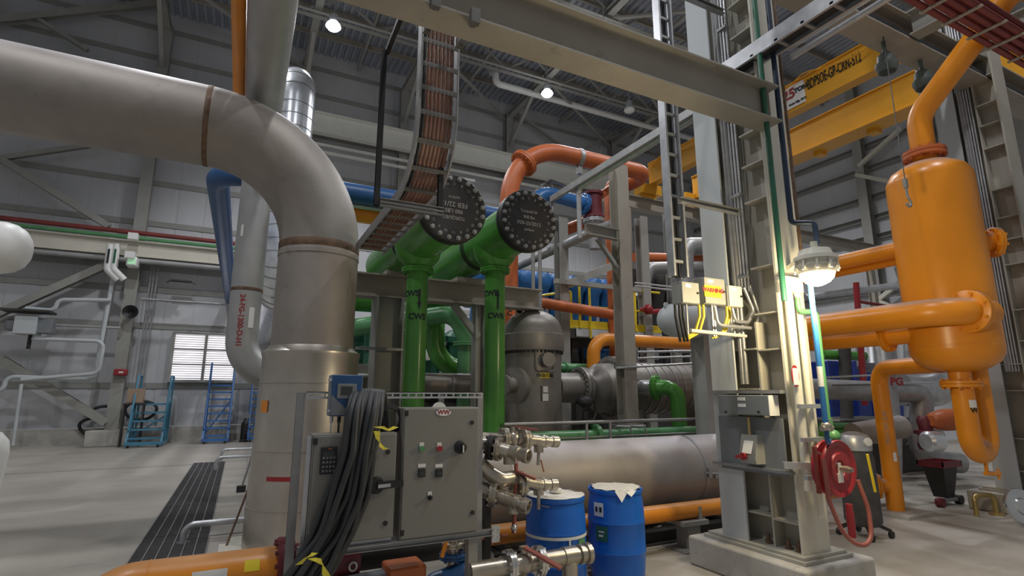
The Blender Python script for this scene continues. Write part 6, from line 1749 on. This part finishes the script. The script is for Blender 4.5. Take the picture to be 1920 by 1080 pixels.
ex = T('exit_light', 'white emergency light with a green face beside the wall column', 'sign', tuple(el - V((0, 0, .3))))
P(ex, 'housing', MB().box(el + V((0, .25, -.05)), .34, .5, .36), 'white', bev=.04)
P(ex, 'face', MB().box(el + V((0, -.01, -.05)), .24, .02, .24), 'greenglow')
for px_, py_, lab in ((250, 444, 'white box on the lower wall beam above the exit light'), (244, 479, 'white box just above the exit light')):
    q = B_(px_, py_, 23.9)
    S('wall_box', MB().box(q, .32, .3, .26), 'white', lab, 'box', bev=.02)
q = B_(244, 584, 24.33)
hs = T('horn_speaker', 'dark grey horn loudspeaker fixed to the wall column', 'loudspeaker', tuple(q - V((0, 0, .25))))
P(hs, 'horn', MB().rev(q + V((0, .3, 0)), (0, -1, -.05), [(0, .05), (.08, .08), (.2, .15), (.28, .26), (.3, .26), (.24, .17), (.1, .06), (.08, .02)], 28), 'black')
P(hs, 'driver', MB().cyl(q + V((0, .3, 0)), q + V((0, .5, 0)), .12, 18).bar(q + V((0, .4, 0)), q + V((0, .6, -.3)), .06, .06), 'cream')
q = B_(226, 698, 24.6)
al = T('alarm_box', 'small red alarm box on the wall column', 'alarm', tuple(q - V((0, 0, .15))))
P(al, 'body', MB().box(q + V((0, .1, 0)), .42, .26, .24), 'red', bev=.03)
P(al, 'label', MB().box(q + V((.02, -.035, 0)), .14, .01, .06), 'white')
q = B_(252, 742, 23.6)
S('cardboard_box', MB().box(q + V((.02, .2, 0)), .5, .3, .5), 'wood', 'brown box standing behind the wall column', 'box', bev=.01)
S('box_stand', MB().bx(q.x - .3, q.x + .35, 23.6, 23.95, q.z - .31, q.z - .26).bx(q.x - .3, q.x - .25, 23.62, 23.67, 0, q.z - .3).bx(q.x + .28, q.x + .33, 23.62, 23.67, 0, q.z - .3).bx(q.x - .3, q.x - .25, 23.88, 23.93, 0, q.z - .3).bx(q.x + .28, q.x + .33, 23.88, 23.93, 0, q.z - .3), 'dark', 'dark stand under the brown box', 'stand')
q = B_(52, 604, 23.9)
uh = T('unit_heater', 'blue-grey unit heater with a flat hood, high on the left wall', 'heater', tuple(q - V((0, 0, .5))))
P(uh, 'body', MB().box(q + V((-.05, .3, -.1)), .62, .7, .62), 'pale', bev=.02)
P(uh, 'duct_end', MB().box(q + V((.45, .3, -.1)), .42, .5, .5), 'panelg', bev=.02)
P(uh, 'left_cowl', MB().box(q + V((-.5, .3, -.1)), .3, .4, .4), 'panelg', bev=.08)
P(uh, 'hood', MB().box(q + V((-.1, .25, .4)), 1.35, .9, .07), 'dark')
P(uh, 'pipe_leg', MB().cyl(q + V((.05, .3, -.9)), q + V((.05, .3, -.4)), .06, 12), 'black')
for k, (px_, py_, rx_, lab) in enumerate(((172, 800, .42, 'black hose coil behind the foot of the wall brace'), (192, 775, .36, 'black hose bent behind the wall column, left side'), (262, 770, .5, 'black hose coil hanging right of the wall column'))):
    c = B_(px_, py_, 24.75)
    S('hose_coil', MB().tube([(c.x + (rx_ + .02 * math.sin(3 * a)) * math.cos(a), 25.02 + .04 * math.sin(2 * a), c.z + rx_ * .7 * math.sin(a)) for a in [2 * PI * i / 36 for i in range(36)]], .055, 10, closed=True), 'black', lab, 'hose')
for k, (px_, z0_, z1_) in enumerate(((262, 1.9, 7), (268, 1.9, 7), (275, 1.5, 6.8))):
    q = B_(px_, 640)
    S('wall_conduit', MB().cyl((q.x, 24.9, z0_), (q.x, 24.9, z1_), .03, 8), 'galvd', 'thin conduit running up the wall right of the wall column', 'conduit', 'wall conduits by the column')
fn = B_(340, 527, 24.6)
S('wall_fan_bracket', MB().box(fn, .7, .3, .06).bar(fn + V((-.35, 0, 0)), fn + V((-.5, 0, -.1)), .1, .03).bar(fn + V((.35, 0, 0)), fn + V((.5, 0, -.1)), .1, .03), 'dark', 'small dark bracket high on the wall left of the lettered pipe', 'bracket')


# ------------------------------------------------------------------ rolling ladders
def rolling_ladder(x0, x1, y, deep, steps, rise, top, m_, label, platform=False):
    t = T('rolling_ladder', label, 'ladder', ((x0 + x1) / 2, y, 0), 'rolling ladders by the back wall')
    dy_ = deep / steps
    for s_, xx in ((0, x0), (1, x1)):
        P(t, 'side_rail', MB().bar((xx, y, .08), (xx, y + deep, rise * steps + .08), .07, .09), m_)
        P(t, 'rear_post', MB().cyl((xx, y + deep, .1), (xx, y + deep, rise * steps), .035, 8), m_)
        P(t, 'handrail', MB().tube(bend([(xx, y + dy_, rise * 2), (xx, y + deep * .92, rise * steps + top), (xx, y + deep + (.7 if platform else .05), rise * steps + top), (xx, y + deep + (.7 if platform else .05), .1 if platform else rise * steps)], .1, 5), .035, 8), m_)
        P(t, 'base_bar', MB().bar((xx, y - .05, .12), (xx, y + deep + (.7 if platform else .1), .12), .07, .08), m_)
    for k in range(steps):
        P(t, 'step', MB().bx(x0, x1, y + dy_ * (k + .6), y + dy_ * (k + .6) + .2, rise * (k + 1) - .02, rise * (k + 1) + .04), m_)
    if platform:
        P(t, 'platform', MB().bx(x0, x1, y + deep, y + deep + .7, rise * steps, rise * steps + .04), m_)
    P(t, 'front_bar', MB().bx(x0, x1, y - .06, y, .08, .2), m_)
    P(t, 'brace', MB().bar((x0, y + deep, .3), (x1, y + deep, rise * steps * .75), .05, .05), m_)
    for xx in (x0 + .08, x1 - .08):
        P(t, 'castor', MB().cyl((xx - .03, y, .07), (xx + .03, y, .07), .07, 14), 'black')
        P(t, 'castor', MB().cyl((xx - .03, y + deep, .07), (xx + .03, y + deep, .07), .07, 14), 'black')


a_, b_ = at(244, 836, Z=0), at(307, 834, Z=0)
rolling_ladder(a_.x, b_.x, 23.0, 1.0, 5, .29, 1.05, 'teal', 'wide teal rolling steps with a platform beside the wall column', True)
a_, b_ = at(379, 829, Z=0), at(424, 827, Z=0)
rolling_ladder(at(379, 828, Y=23.6).x, at(426, 828, Y=23.6).x, 23.6, 1.2, 8, .27, .9, 'ladder', 'narrow tall blue rolling ladder under the louvred window')
rolling_ladder(at(464, 828, Y=23.8).x, at(500, 828, Y=23.8).x, 23.8, 1.1, 7, .27, .6, 'ladder', 'blue rolling ladder half hidden behind the steel duct')
q = at(456, 826, Z=0)
st = T('extinguisher_stand', 'small black wheeled cylinder unit between the two blue ladders', 'cart', (q.x, 24.0, 0))
P(st, 'cylinder', MB().rev((q.x, 24.0, .1), (0, 0, 1), [(0, .1), (.05, .13), (.6, .13), (.7, .05), (.8, .04)], 18), 'black')
P(st, 'head', MB().box((q.x, 24.0, .98), .3, .12, .16), 'panelg')
P(st, 'base', MB().box((q.x, 24.0, .06), .3, .3, .12), 'black')
